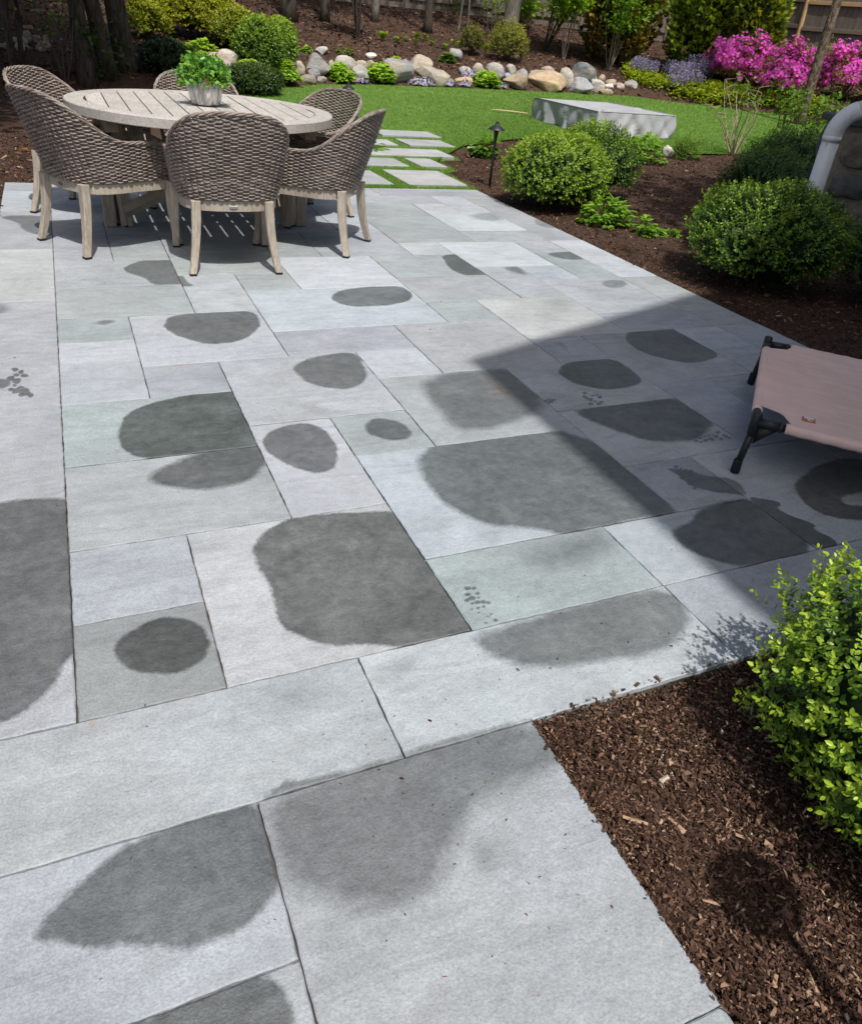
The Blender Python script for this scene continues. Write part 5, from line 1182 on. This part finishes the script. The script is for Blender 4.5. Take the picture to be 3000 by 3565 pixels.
B = [
 ('tan egg shaped boulder between the bright boxwood and the angular grey one', K3, 410, 415, 125, 135, 't', 0), ('big angular grey boulder leftmost in the rock row', K3, 600, 380, 275, 200, 'g', 1), ('small boulder wedged right of the angular grey one', K3, 745, 375, 60, 90, 'l', 0),
 ('rounded half grey half cream boulder on the upper row', K3, 870, 362, 240, 142, 'l', 0), ('small tan boulder right of the half grey one', K3, 1045, 370, 120, 78, 't', 0), ('small pinkish boulder at the end of the upper row left of the large grey one', K3, 1160, 390, 110, 108, 'p', 1),
 ('light grey boulder between two lime mounds', K3, 1035, 465, 190, 140, 'l', 0), ('small blue grey boulder sitting before the angular grey one', K3, 570, 462, 130, 88, 'b', 0), ('flat brown boulder on the turf at the left of the rock row', K3, 500, 520, 195, 85, 'n', 0),
 ('small pinkish white stone beside the flat brown boulder', K3, 640, 523, 100, 66, 'p', 1), ('large smooth grey boulder leaning right behind a lime mound', K3, 1400, 447, 390, 215, 'g', 0), ('white flat stone higher on the mulch bank', K3, 640, 222, 130, 76, 'w', 1), ('small white stone lower on the mulch bank', K3, 1160, 280, 120, 58, 'w', 1),
 ('large round tan boulder on the upper row', K4, 190, 675, 255, 180, 't', 0), ('large tan boulder low on the turf behind lilac phlox', K4, 300, 785, 340, 180, 't', 1), ('flat orange stone among the phlox', K4, 630, 835, 210, 76, 'o', 1), ('pale boulder half under the lilac phlox cushion', K4, 635, 737, 140, 92, 'l', 0),
 ('tan grey boulder right of the phlox cushion', K4, 770, 708, 130, 105, 't', 0), ('round grey boulder with a dark patch above the lime mound', K4, 940, 735, 210, 150, 'g', 0), ('upright grey boulder right of the round grey one', K4, 1098, 728, 115, 115, 'g', 0), ('little blue grey stone below the upright grey boulder', K4, 1070, 778, 76, 58, 'b', 0),
 ('flat slanted blue grey slab right of the upright boulder', K4, 1205, 752, 135, 82, 'b', 1), ('brown tan boulder on the turf left of the big cream rock', K4, 1140, 838, 262, 155, 'n', 1), ('huge angular cream and rust rock on the turf', K4, 1480, 852, 415, 195, 'o', 1), ('pinkish oval boulder above the huge cream rock', K4, 1485, 722, 152, 76, 'p', 0),
 ('tall grey tan boulder right of the huge cream rock', K4, 1655, 808, 155, 185, 'l', 0), ('tiny pink stone between the pinkish oval and the tall boulder', K4, 1570, 772, 46, 38, 'p', 0), ('lone grey boulder up in the mulch bank', K4, 530, 562, 152, 104, 'g', 0), ('small white cobble above the lime mound', K4, 870, 768, 66, 44, 'w', 0),
 ('large dark slate grey boulder near the right end of the rocks', K5, 355, 765, 262, 195, 'd', 0), ('pointed blue white rock on the turf', K5, 345, 892, 275, 150, 'b', 1), ('white and pink veined boulder beside the pointed rock', K5, 490, 882, 182, 115, 'w', 0), ('round tan cobble above the veined boulder', K5, 560, 808, 78, 78, 'o', 0), ('small pale cobble left of the round tan one', K5, 492, 800, 62, 60, 'l', 0),
 ('flat pinkish cobble right of the round tan one', K5, 660, 847, 118, 62, 'p', 0), ('white cobble under the flat pinkish one', K5, 640, 887, 108, 62, 'w', 0), ('round pink cobble near the end of the rocks', K5, 745, 887, 92, 68, 'p', 0), ('flat grey tan cobble at the very end of the rocks', K5, 855, 870, 142, 82, 'l', 0), ('low brown stone on the turf near the end of the rocks', K5, 605, 942, 152, 62, 'n', 0),
 ('pinkish grey boulder in the shade left above the pot', K7, 460, 500, 245, 105, 'p', 0), ('speckled pink boulder right behind the potted plant', K7, 900, 590, 275, 200, 'p', 0), ('pale pointed boulder beside the speckled pink one', K7, 1010, 525, 205, 145, 'w', 0),
 ('mottled white stone beside the olive fern at the lawn edge', KD, 1364, 311, 24, 22, 'w', 0), ('small flat white stone at the lawn edge near the path light', KD, 966, 305, 24, 9, 'w', 0)]
for n_, (lb, k, cx, cy, w, h, c, a) in enumerate(B): boulder(lb, k, cx, cy, w, h, c, 300 + n_, a)
SH = 'shaded cobbles at the left edge'
for n_, (lb, x, y, w, h, c) in enumerate([('dim orange cobble farthest left in the shade', 20, 520, 90, 60, 'n'), ('dim orange cobble second from the left', 90, 512, 95, 66, 'o'), ('dim pale cobble beside the thin dark trunk', 232, 525, 105, 95, 'l'), ('dim flat grey cobble at the top left of the pile', 150, 450, 130, 60, 'g'),
        ('dim grey cobble left of the tallest one', 270, 460, 90, 76, 'g'), ('tallest dim cobble with a pointed top', 312, 415, 100, 120, 'n'), ('dim brown cobble right of the tallest one', 415, 440, 110, 80, 'n'), ('dim round cobble at the right end of the pile', 530, 445, 108, 90, 'n'), ('widest dim brown stone at the front of the pile', 500, 525, 180, 110, 'n'), ('little dim cobble at the front middle of the pile', 300, 532, 62, 52, 'g'), ('dim low stone tipped against the widest one', 480, 550, 100, 60, 'l')]):
    boulder(lb, K8, x, y, w, h, c, 400 + n_, 0, group=SH)

# ------------------------------------------------------------------ fence
def az_px(px, py=60):
    d = ray(px, py); return math.atan2(d[0], d[1])
FP = []
for px, rr in ((-500, 24.5), (1100, 26.0), (2330, 27.0)):
    a = az_px(px); FP.append((rr * math.sin(a), rr * math.cos(a)))
FP2 = []
for px, rr in ((2795, 24.6), (3400, 23.2)):
    a = az_px(px); FP2.append((rr * math.sin(a), rr * math.cos(a)))
PKW, PKH = .142, 1.83
mb = MB(); V = [(-PKW / 2 + .003, -.009, 0), (PKW / 2 - .003, -.009, 0), (PKW / 2 - .003, .009, 0), (-PKW / 2 + .003, .009, 0)]
V += [(x, y, PKH - .06) for x, y, _ in V] + [(0, -.009, PKH), (0, .009, PKH)]
mb.add(V, [[0, 3, 2, 1], [0, 1, 5, 4], [1, 2, 6, 5], [2, 3, 7, 6], [3, 0, 4, 7], [5, 6, 9, 8], [7, 4, 8, 9]], [[4, 5, 8], [6, 7, 9]]); me_pick = mb.mesh('fence_picket', FENCEW)
mb = MB()
V, Q = [], []
tube(mb, np.array([[0, 0, -.2], [0, 0, 1.93], [0, 0, 2.06]]), [.062, .062, .004], 12); me_post = mb.mesh('fence_post_grey', FENCEW, False); mb2 = MB(); tube(mb2, np.array([[0, 0, -.2], [0, 0, 1.86], [0, 0, 1.99]]), [.062, .062, .004], 12); me_post2 = mb2.mesh('fence_post_cedar', CEDAR, False)
def fence_run(a, b, labels, cedar_rail=False, first_post=None):
    a, b = np.array(a), np.array(b); L = np.hypot(*(b - a)); n = max(1, int(round(L / 2.44))); u = (b - a) / L; ang_ = math.atan2(u[1], u[0]); step = L / n
    for q in range(n):
        c = a + u * (q + .5) * step; z = float(min(ground_h(*(a + u * (q + .12) * step)), ground_h(*(a + u * (q + .88) * step)), ground_h(*c))) + .03
        t = thing('board_fence', labels[min(q, len(labels) - 1)], 'fence', (c[0], c[1], z), ang_, 'panels of the board fence')
        nk = int((step - .10) / PKW); w = nk * PKW
        for i in range(nk):
            o = link('plank', me_pick, t); o.location = (-w / 2 + (i + .5) * PKW, .0 + .002 * ((i * 7) % 3), .002 * ((i * 5) % 4) + .05)
        for zr in (.22, .98, 1.56):
            m_ = MB(); bevel_box(m_, (-step / 2 + .064, -.052, zr), (step / 2 - .064, -.0125, zr + .09), .004); link('rail', m_.mesh('fence_rail', CEDAR if (cedar_rail and zr > 1.5) else RAILW), t)
        po = link('post', first_post if (q == 0 and first_post) else me_post, t, (-step / 2, -.0, 0))
        if q == 0 and first_post: po['label'] = 'new pale cedar post with a pointed top'
        m_ = MB(); bevel_box(m_, (-step / 2 + .065, -.010, .0), (step / 2 - .05, .012, .048), .002); link('kickboard', m_.mesh('kickboard', RAILW), t)
    return n, u, ang_, step
F1 = ['grey board fence panel %s' % q for q in ('far left in the deep shade', 'behind the cobbles on the left', 'behind the multi-stemmed dark tree', 'behind the golden spirea', 'behind the very dark trunk', 'behind the bright leafy multi-stem', 'behind the dark conifer trunk', 'behind the thick grey trunk', 'behind the leaning pale trunk', 'at the end of the back run', 'behind the pale green saplings', 'behind the bronze arborvitae', 'right of the leaning pale trunk', 'behind the green arborvitae', 'at the far end of the back run')]
n1, u1, a1, s1 = fence_run(FP[0], FP[1], F1); n2, u2, a2, s2 = fence_run(FP[1], FP[2], F1[n1:] if len(F1) > n1 else F1[-1:])
fence_run(FP[2], FP2[0], ['dark fence panel hidden behind the wide arborvitaes', 'dark fence panel just left of the new cedar post'])
fence_run(FP2[0], FP2[1], ['dark fence panel with a new cedar top rail right of the cedar post', 'dark fence panel behind the shaggy barked tree at the right edge', 'dark fence panel out at the right end'], True, me_post2)


# ------------------------------------------------------------------ trees
def limb_path(r_, p0, d0, L, n=7, wob=.06, up=.0):
    P = [np.array(p0, float)]; d = unit(np.array(d0, float))
    for _ in range(n - 1):
        d = unit(d + r_.normal(0, wob, 3) + np.array([0, 0, up])); P.append(P[-1] + d * L / (n - 1))
    return np.array(P)
def tree(name, label, base, r0, hgt, mat, seed, lean=(0, 0), crown=None, group=None, limbs=5, cols=((.05, .10, .02), (.16, .26, .03)), lsize=.12, nleaf=2600, cmat=None, sides=14, hang=None, r1=None, coff=(0, 0)):
    """tapered trunk with root flare and limbs, and a crown of leaves (centre z, radii) well above head height"""
    r_ = rngs(seed); t = thing(name, label, 'tree', base, 0, group); mb = MB(); n = 16; q = np.linspace(0, 1, n)
    P = np.c_[lean[0] * q + .05 * np.sin(q * 5 + seed), lean[1] * q + .05 * np.cos(q * 4 + seed) - .05 * math.cos(seed), q * hgt - .08]; rad = r0 * (1 - q * (1 - (r1 or .45))) ; rad[0] *= 1.35; rad[1] *= 1.05
    tube(mb, P, rad, sides)
    ends = [P[-1]]
    for i in range(limbs):
        s = r_.uniform(.5, .98); p = np.array([np.interp(s, q, P[:, k]) for k in range(3)]); a = r_.uniform(0, 6.28); lp = limb_path(r_, p, (math.cos(a), math.sin(a), r_.uniform(.3, .9)), hgt * r_.uniform(.22, .4), 6, .12)
        tube(mb, lp, np.linspace(r0 * .38, r0 * .08, 6), 7); ends.append(lp[-1])
    link('trunk', mb.mesh(name + '_trunk', mat, True), t)
    if crown:
        zc, rx_, rz_ = crown; m2 = MB(); nc = max(20, nleaf // 26); d = unit(r_.normal(size=(nc, 3))); cc = np.array([P[-1][0] + coff[0], P[-1][1] + coff[1], zc]) + d * np.array([rx_, rx_, rz_]) * (r_.random((nc, 1)) ** .45) * lumps(d, seed, .2, 2.5)[:, None]
        PL_ = (cc[:, None] + r_.normal(0, rx_ * .13, (nc, 26, 3))).reshape(-1, 3); m_ = len(PL_); D = unit(r_.normal(size=(m_, 3)) + np.array([0, 0, -.2])); Nn = unit(r_.normal(size=(m_, 3)) + np.array([0, 0, .9])); Nn = unit(Nn - (Nn * D).sum(-1, keepdims=True) * D)
        f = r_.random((m_, 1)); leaves(m2, PL_, D, Nn, lsize * r_.uniform(.7, 1.3, m_), lsize * .62, np.array(cols[0]) * (1 - f) + np.array(cols[1]) * f)
        if hang is not None:
            for h_ in hang:                                              # low drooping sprays that reach into view
                h_ = np.array(h_) - np.array(base); k_ = 46; PP = h_ + np.c_[r_.normal(0, .16, (k_, 2)), np.abs(r_.normal(0, .22, k_))]; D = unit(np.c_[r_.normal(0, .45, (k_, 2)), -np.ones(k_)]); leaves(m2, PP, D, any_perp(D, r_), lsize * .9, lsize * .4, np.array(cols[1]) * r_.uniform(.6, 1.1, (k_, 1)))
                tube(mb, np.array([[P[-1][0], P[-1][1], hgt * .5], h_ + np.array([0, 0, .5]), h_]), [.02, .01, .004], 5)
        link('crown', m2.mesh(name + '_crown', cmat or LEAFS, True, use_col=True), t)
    return t
def gp(k, x, y): return on_ground(*k(x, y))
BT = 'trunks on the mulch bank'
tree('shade_tree', 'thick smooth grey trunk on the bank before the fence', gp(K4, 1068, 385), .205, 7.0, BARKG, 1, (.12, 0), (8.5, 2.2, 2.0), BT, 6, nleaf=1800, lsize=.16)
tree('conifer', 'dark conifer trunk with drooping needled branches', gp(K4, 238, 330), .105, 5.0, BARKD, 2, (.05, 0), (5.5, 1.3, 2.2), BT, 5, ((.02, .045, .012), (.07, .12, .02)), .12, 1500, hang=[at_depth(*K4(250, -10), 22.3), at_depth(*K4(330, 0), 22.4), at_depth(*K4(600, 20), 22.0), at_depth(*K4(560, 90), 22.1), at_depth(*K4(680, 60), 22.2), at_depth(*K4(790, -5), 22.2)])
tree('shade_tree', 'pale speckled trunk leaning right in front of the grey fence', gp(K5, 915, 535), .13, 6.5, BARKW, 3, (.55, 0), (8.2, 1.8, 1.8), BT, 5, nleaf=1300, lsize=.16)
tree('shade_tree', 'very dark trunk in the shaded bank above the boxwoods', on_ground(1012, 70), .17, 6.0, BARKD, 4, (0, 0), (6.2, 2.4, 2.0), BT, 5, nleaf=3200, lsize=.16)
tree('shade_tree', 'slim brown trunk right of the very dark one', on_ground(1137, 77), .105, 6.0, BARKD, 5, (.05, 0), (6.6, 1.8, 1.6), BT, 5, nleaf=1800, lsize=.16)
tree('shade_tree', 'small light trunk beside the bright leafy multi-stem', on_ground(1305, 74), .09, 6.0, BARKG, 6, (0, 0), (7.2, 1.4, 1.4), BT, 4, nleaf=900, lsize=.16)
tree('sapling', 'thin sapling left of the pair between conifer and grey trunk', gp(K4, 552, 345), .028, 3.4, BARKG, 7, (.1, 0), (4.0, .7, .8), BT, 3, nleaf=400, lsize=.1, sides=8); tree('sapling', 'thin sapling right of the pair between conifer and grey trunk', gp(K4, 640, 345), .025, 3.2, BARKG, 8, (.05, 0), (3.8, .7, .8), BT, 3, nleaf=400, lsize=.1, sides=8)
tree('river_birch', 'slender dark tree with shaggy peeling bark among the azaleas', ray_lawn(*K6(1105, 1270)), .105, 4.6, BARKR, 9, (.30, .0), (6.8, 1.6, 1.5), None, 5, nleaf=900, lsize=.13, r1=.6)
SHT = 'trees shading the left of the garden'
for n_, (lb, px, py, r0, ln) in enumerate([('thickest dark stem of the shaded clump at the left', 428, 242, .16, (-.35, -.6)), ('dark stem just left of the thickest one in the clump', 372, 262, .12, (-.4, -.4)), ('straight shaded stem in the middle of the clump', 308, 285, .12, (0, 0)), ('thin shaded stem leftmost before the cobbles', 63, 250, .05, (.02, 0)), ('thin shaded stem second from the left before the cobbles', 93, 240, .035, (0, 0)), ('slim lichen grey stem behind the clump', 395, 175, .07, (.05, 0))]):
    tree('shade_tree', lb, on_ground(px, py), r0, 4.2, BARKD if n_ < 5 else BARKG, 20 + n_, ln, (5.0, 1.5, 1.4) if n_ < 3 else (4.6, 1.4, 1.2), SHT, 4, ((.02, .05, .012), (.06, .11, .02)), .20, 6500 if n_ < 3 else 3000, coff=(-.2, -1.7) if n_ < 3 else (-1.2, -1.6))
for n_, (x, y, zc, rx_, lb) in enumerate([(-2.6, 8.6, 4.6, 2.0, 'broad shade tree standing left of the dining table'), (-3.4, 12.0, 5.2, 2.6, 'broad shade tree farther back on the left'), (-1.5, 10.9, 4.8, 2.0, 'shade tree just outside the left edge of the dark clump'), (-2.2, 14.8, 5.6, 2.6, 'broad shade tree behind the shaded cobbles'), (1.0, 20.0, 6.0, 1.9, 'shade tree behind the golden spirea'), (-5.5, 16.5, 5.6, 2.8, 'broad shade tree at the far left')]):
    tree('shade_tree', lb, gpt(x, y), .13, 4.0, BARKD, 40 + n_, (0, 0), (zc, rx_, 1.5), SHT, 5, ((.02, .05, .012), (.06, .12, .02)), .22, 7600)
for n_, (x, y, zc, rx_, lb) in enumerate([(7.3, 2.7, 5.4, 2.3, 'unseen broad tree added beyond the stone pier to cast shade'), (5.7, .95, 5.2, 1.75, 'unseen tree added beside the house gable to cast shade')]):  # crowns added out of view, sized to throw shade over the right bed
    tree('shade_tree', lb, gpt(x, y), .14, 4.2, BARKD, 70 + n_, (0, 0), (zc, rx_, 1.1), 'unseen trees added to shade the right bed', 5, ((.03, .07, .015), (.09, .16, .025)), .17, 7800)
# bright understory saplings and shrubs
def leafy_stems(name, label, base, top, nst, seed, cols, lsize, nleaf, spread, thick=.012, group=None, bark=(.16, .13, .10), low=.35):
    """several slender stems with twigs; leaves along the upper parts"""
    r_ = rngs(seed); t = thing(name, label, 'shrub', base, 0, group); mb = MB(); ml = MB(); tips = []
    for i in range(nst):
        a = r_.uniform(0, 6.28); P = limb_path(r_, (.03 * math.cos(a), .03 * math.sin(a), -.02), (math.cos(a) * spread, math.sin(a) * spread, 1.0), top * r_.uniform(.75, 1.08), 9, .09, .06)
        tube(mb, P, np.linspace(thick, thick * .3, 9), 6, C=np.array(bark) * r_.uniform(.7, 1.2), caps=False)
        for s in range(2, 9):
            if s / 8 >= low: tips.append(P[s])
            if s % 2 == 0 or s > 5:
                b_ = r_.uniform(0, 6.28); Q = limb_path(r_, P[s], (math.cos(b_), math.sin(b_), .35), top * r_.uniform(.10, .24), 5, .15); tube(mb, Q, np.linspace(thick * .4, thick * .12, 5), 5, C=np.array(bark), caps=False)
                if s / 8 >= low: tips += [Q[2], Q[3], Q[4]]
    link('stem', mb.mesh(name + '_stems', TWIG, True, use_col=True), t)
    if nleaf:
        tips = np.array(tips); i = r_.integers(0, len(tips), nleaf); P = tips[i] + r_.normal(0, lsize * .8, (nleaf, 3)); D = unit(r_.normal(size=(nleaf, 3)) * np.array([1, 1, .5])); Nn = unit(np.array([0, 0, .9]) + r_.normal(0, .5, (nleaf, 3))); Nn = unit(Nn - (Nn * D).sum(-1, keepdims=True) * D); f = r_.random((nleaf, 1))
        leaves(ml, P, D, Nn, lsize * r_.uniform(.7, 1.25, nleaf), lsize * .55, np.array(cols[0]) * (1 - f) + np.array(cols[1]) * f); link('foliage', ml.mesh(name + '_leaves', LEAFS, True, use_col=True), t)
    return t
YG = ((.18, .32, .03), (.40, .60, .05)); UG = 'bright leafy saplings on the bank'
leafy_stems('sapling', 'bright leafed multi-stem sapling between the two brown trunks', on_ground(1250, 132), 2.0, 6, 1, YG, .12, 700, .25, .03, UG, (.06, .05, .04), .55)
leafy_stems('sapling', 'bright sapling right beside the thick grey trunk', gp(K4, 1215, 330), 2.3, 7, 2, YG, .12, 2200, .28, .016, UG, low=.25)
leafy_stems('sapling', 'leafy shoots left of the thick grey trunk', gp(K4, 895, 400), 1.9, 5, 3, ((.07, .15, .02), (.22, .36, .03)), .11, 260, .22, .014, UG, low=.3)
leafy_stems('sapling', 'wide spreading sapling over a dark stool of stems', gp(K4, 1440, 515), 2.5, 10, 4, YG, .12, 2400, .42, .018, UG, (.05, .04, .035), .4)
leafy_stems('sapling', 'bright sapling on three slender grey stems', gp(K4, 1650, 597), 2.4, 6, 5, YG, .12, 2200, .24, .016, UG, (.30, .25, .20), .38)
leafy_stems('sapling', 'leafy shrub in front of the bronze arborvitae', gp(K5, 640, 700), 2.2, 9, 6, ((.09, .20, .02), (.27, .44, .04)), .10, 1700, .32, .013, UG, (.26, .21, .16), .42)
leafy_stems('sapling', 'small upright twiggy shrub right of the arborvitae shrub', gp(K5, 750, 640), 1.5, 7, 7, YG, .08, 160, .30, .011, UG, (.26, .21, .16), .5)
leafy_stems('bare_shrub', 'nearly bare shrub with pale stems at the edge of the lawn', gp(KD, 1500, 318), .98, 11, 8, GRN, .07, 70, .40, .011, None, (.42, .33, .23), .8)
RG = 'dark leafed shrubs by the thin tree'; DK = ((.045, .11, .02), (.15, .28, .03))
leafy_stems('leafy_shrub', 'upright green shrub left of the shaggy barked trunk', at_depth(*K6(960, 1230), 12.5) * np.array([1, 1, 0]) + np.array([0, 0, .08]), .85, 7, 9, DK, .08, 220, .28, .010, RG, (.10, .07, .05), .35)
leafy_stems('leafy_shrub', 'upright green shrub right of the shaggy barked trunk', at_depth(*K6(1270, 1230), 12.0) * np.array([1, 1, 0]) + np.array([0, 0, .08]), .9, 7, 10, DK, .08, 240, .30, .010, RG, (.10, .07, .05), .35)
leafy_stems('leafy_shrub', 'green shrub rising just behind the downspout elbow', at_depth(*K6(1480, 1150), 11.0) * np.array([1, 1, 0]) + np.array([0, 0, .06]), .85, 7, 11, DK, .08, 240, .32, .010, RG, (.10, .07, .05), .35)
leafy_stems('leafy_shrub', 'green shrub at the right edge beyond the pier cap', at_depth(*K6(1720, 1150), 10.5) * np.array([1, 1, 0]) + np.array([0, 0, .06]), .7, 7, 12, DK, .08, 240, .34, .010, RG, (.10, .07, .05), .3)
leafy_stems('understory_shrub', 'thin twiggy shrub with sparse leaves behind the left chairs', on_ground(*K8(740, 900)), 1.35, 6, 13, ((.06, .14, .02), (.20, .36, .04)), .085, 90, .30, .010, 'sparse shrubs in the shade', (.10, .085, .07), .45)
leafy_stems('understory_shrub', 'leaning bare twigs in the shade behind the left chairs', on_ground(*K8(640, 800)), 1.1, 5, 14, ((.06, .14, .02), (.18, .32, .04)), .08, 30, .55, .008, 'sparse shrubs in the shade', (.12, .10, .08), .6)
leafy_stems('understory_shrub', 'low leafy growth at the foot of the shaded stems', on_ground(*K8(1230, 900)), .7, 9, 15, ((.03, .07, .015), (.09, .16, .03)), .09, 260, .6, .007, 'sparse shrubs in the shade', (.07, .06, .05), .2)
# arborvitaes
def arborvitae(label, base, W, H_, seed, cols, n=2600):
    r_ = rngs(seed); t = thing('arborvitae', label, 'conifer', base, 0, 'arborvitaes before the fence'); mb = MB()
    z = r_.random(n) ** .9; prof = np.interp(z, [0, .12, .35, .7, 1], [.62, .92, 1.0, .75, .08]); a = r_.uniform(0, 6.28, n); lp = 1 + .14 * np.sin(a * 5 + z * 17 + seed) + .08 * np.sin(a * 11 - z * 31)
    rr = W / 2 * prof * lp * (1 - .35 * r_.random(n) ** 2); P = np.c_[rr * np.cos(a), rr * np.sin(a), .12 + z * H_]
    ax = unit(np.c_[np.cos(a), np.sin(a), r_.normal(.55, .35, n)] + r_.normal(0, .2, (n, 3))); sd__ = any_perp(ax, r_); dp = r_.random((n, 1))
    o_, m__, nw = (np.array(q) for q in cols)
    base_c = np.where(dp < .5, o_ + (m__ - o_) * dp * 2, m__ + (nw - m__) * (dp - .5) * 2)
    for q in range(-3, 4):                                               # a flat fan of scale-leaf sprays
        D = unit(ax + sd__ * q * .30); Nn = unit(np.cross(ax, sd__)); off = ax * (abs(q) * -.012); diamonds(mb, P + off, D, Nn, .115 * (1 - .1 * abs(q)) * r_.uniform(.7, 1.2, n), .028, base_c * (1.35 - .08 * abs(q)))
    link('crown', mb.mesh('arborvitae_sprays', LEAFS, True, use_col=True), t)
    mi = MB(); V = ICO3 * np.array([W * .36, W * .36, H_ * .47]) + np.array([0, 0, H_ * .55]); mi.add(V, None, ICT3, C=(.018, .022, .010)); link('light_block_core', mi.mesh('arborvitae_inner', TWIG, True, use_col=True), t)  # added dark core, keeps light from showing through the sprays
    mt = MB()
    for q in range(7): a_ = q * .9; tube(mt, np.array([[.05 * math.cos(a_), .05 * math.sin(a_), -.05], [W * .3 * math.cos(a_), W * .3 * math.sin(a_), H_ * .3]]), [.035, .012], 6, C=(.07, .05, .035))
    link('trunk', mt.mesh('arborvitae_stems', TWIG, True, use_col=True), t); return t
def arb_px(label, k, cx, ybot, w, seed, cols, H_=3.6, n=2600):
    g_ = on_ground(*k(cx, ybot)); W = 1.12 * w * (k(1, 0)[0] - k(0, 0)[0]) * depth(g_) / FPX; g2 = g_ * min(1.0, 22.6 / math.hypot(g_[0], g_[1])); W *= min(1.0, 22.6 / math.hypot(g_[0], g_[1])); g2[2] = ground_h(g2[0], g2[1]); return arborvitae(label, g2, W, H_, seed, cols, n)
arb_px('bronze tinged arborvitae left of the leaning pale trunk', K5, 700, 560, 640, 51, ((.03, .035, .012), (.15, .13, .025), (.38, .24, .05)), 3.8, 6000)
arb_px('deep green arborvitae right of the grey fence panel', K5, 1500, 650, 560, 52, ((.022, .045, .012), (.11, .17, .02), (.36, .40, .04)), 3.8, 6000)
arb_px('yellow green arborvitae behind the magenta azaleas', K6, 540, 640, 540, 53, ((.025, .05, .012), (.15, .20, .022), (.42, .43, .045)), 3.6, 6500)
# greenery beyond the fence
def beyond(label, px, rr, zc, rx_, seed, cols):
    a = az_px(px); x, y = rr * math.sin(a), rr * math.cos(a); tree('hedge_tree', label, gpt(x, y), .15, 3.0, BARKD, seed, (0, 0), (zc, rx_, rx_ * .8), 'trees beyond the fence', 4, cols, .16, 5200)
YB = ((.14, .22, .02), (.38, .46, .035)); GB = ((.05, .11, .02), (.16, .26, .03))
beyond('yellow green tree beyond the fence at the right edge', 2990, 29, 4.0, 2.6, 61, YB); beyond('yellow green tree beyond the fence right of the arborvitaes', 2720, 30, 4.2, 2.6, 62, YB); beyond('green tree beyond the fence behind the arborvitaes', 2400, 31, 4.4, 2.8, 63, GB); beyond('green tree beyond the fence above the leaning trunk', 2050, 31, 4.4, 2.8, 64, GB); beyond('green tree beyond the fence behind the grey trunk', 1650, 31, 4.4, 2.8, 65, GB); beyond('green tree beyond the fence out at the far right', 3300, 30, 4.0, 2.8, 66, YB)

# ------------------------------------------------------------------ small things
def spike_light(label, k, cx, cy, w, h, arm=False):
    g_, W, H_ = place(k, cx, cy, w, h); t = thing('spike_light', label, 'lamp', g_, 0, 'black spike lights in the bank'); mb = MB(); tube(mb, np.array([[0, 0, -.03], [0, 0, H_ * .75]]), .016, 8); link('stake', mb.mesh('spike_stake', BLACKM, True), t)
    mb = MB(); tube(mb, np.array([[0, 0, H_ * .72], [0, 0, H_ * .76], [0, 0, H_]]), [.02, .034, .036], 12); link('lamp_head', mb.mesh('spike_head', BLACKM, True), t)
    if arm: mb = MB(); tube(mb, np.array([[0, 0, H_ * .6], [-.12, 0, H_ * .45], [-.14, 0, H_ * .2]]), .012, 6); link('bracket', mb.mesh('spike_bracket', BLACKM, True), t)
spike_light('slim black stake light at the left on the bank', K3, 1125, 180, 20, 110); spike_light('slim black stake light with a pale top right of the white stones', K3, 1392, 215, 24, 115); spike_light('short black spot light right of the airy yellow shrub', K4, 1208, 602, 24, 85, True)
def fallen_leaf(label, p, s, c, seed):
    r_ = rngs(seed); mb = MB(); D = unit(np.array([[r_.normal(), r_.normal(), .1]])); leaves(mb, np.zeros((1, 3)), D, np.array([[0, 0, 1.0]]), s, s * .6, np.array(c), .25); o = link('fallen_leaf', mb.mesh('fallen_leaf', LEAFS, False, use_col=True), None, np.array(p) + np.array([0, 0, .022])); tag(o, label, 'leaf', 'fallen leaves')
for n_, (lb, px, py) in enumerate([('dry leaf on the turf below the second lime mound', 1160, 297), ('dry leaf on the turf right of the rear path light', 1312, 306), ('dry leaf on the turf left of the stick', 1530, 354), ('dry leaf on the turf above the stick', 1830, 354), ('dry leaf on the turf near the cover', 1805, 362), ('dry leaf in the middle of the turf', 1430, 375)]): fallen_leaf(lb, ray_lawn(px, py), .10, (.35, .24, .10), n_)
fallen_leaf('curled brown leaf in the mulch left of the patio', on_ground(103, 532), .09, (.30, .15, .07), 9); fallen_leaf('single fresh green leaf fallen in the near mulch', on_ground(2808, 3030), .018, (.25, .42, .03), 10)
s0 = ray_lawn(1708, 387); mb = MB(); rt_ = prt
for pts in ([(0, 0), (.28, .03), (.55, -.02), (.62, -.05)], [(.02, .0), (.15, .12), (.35, .10), (.55, -.01)]):
    P = np.array([[*(s0[:2] + rt_[:2] * a + np.array([rt_[1], -rt_[0]]) * -b), s0[2] + .03] for a, b in pts]) - s0; tube(mb, P, [.008, .007, .009, .012], 6, C=(.48, .38, .22))
tag(link('fallen_stick', mb.mesh('fallen_stick', TWIG, True, use_col=True), None, s0), 'forked pale stick lying on the turf left of the cover', 'stick')
g_ = ray_lawn(*K6(322, 1062)); V = ICO3 * np.array([.062, .062, .058]) * lumps(ICO3, 3, .01)[:, None]
V[:, 2] -= .01 * np.exp(-(V[:, 0] ** 2 + V[:, 1] ** 2) / .0003) * (V[:, 2] > 0)
tag(link('garden_ball', MB().add(V, None, ICT3, C=(.72, .24, .07)).mesh('garden_ball', m_col('orange_ball', .6), True, use_col=True), None, g_ + np.array([0, 0, .055])), 'small orange ball on the turf edge by the ground cover', 'ball')
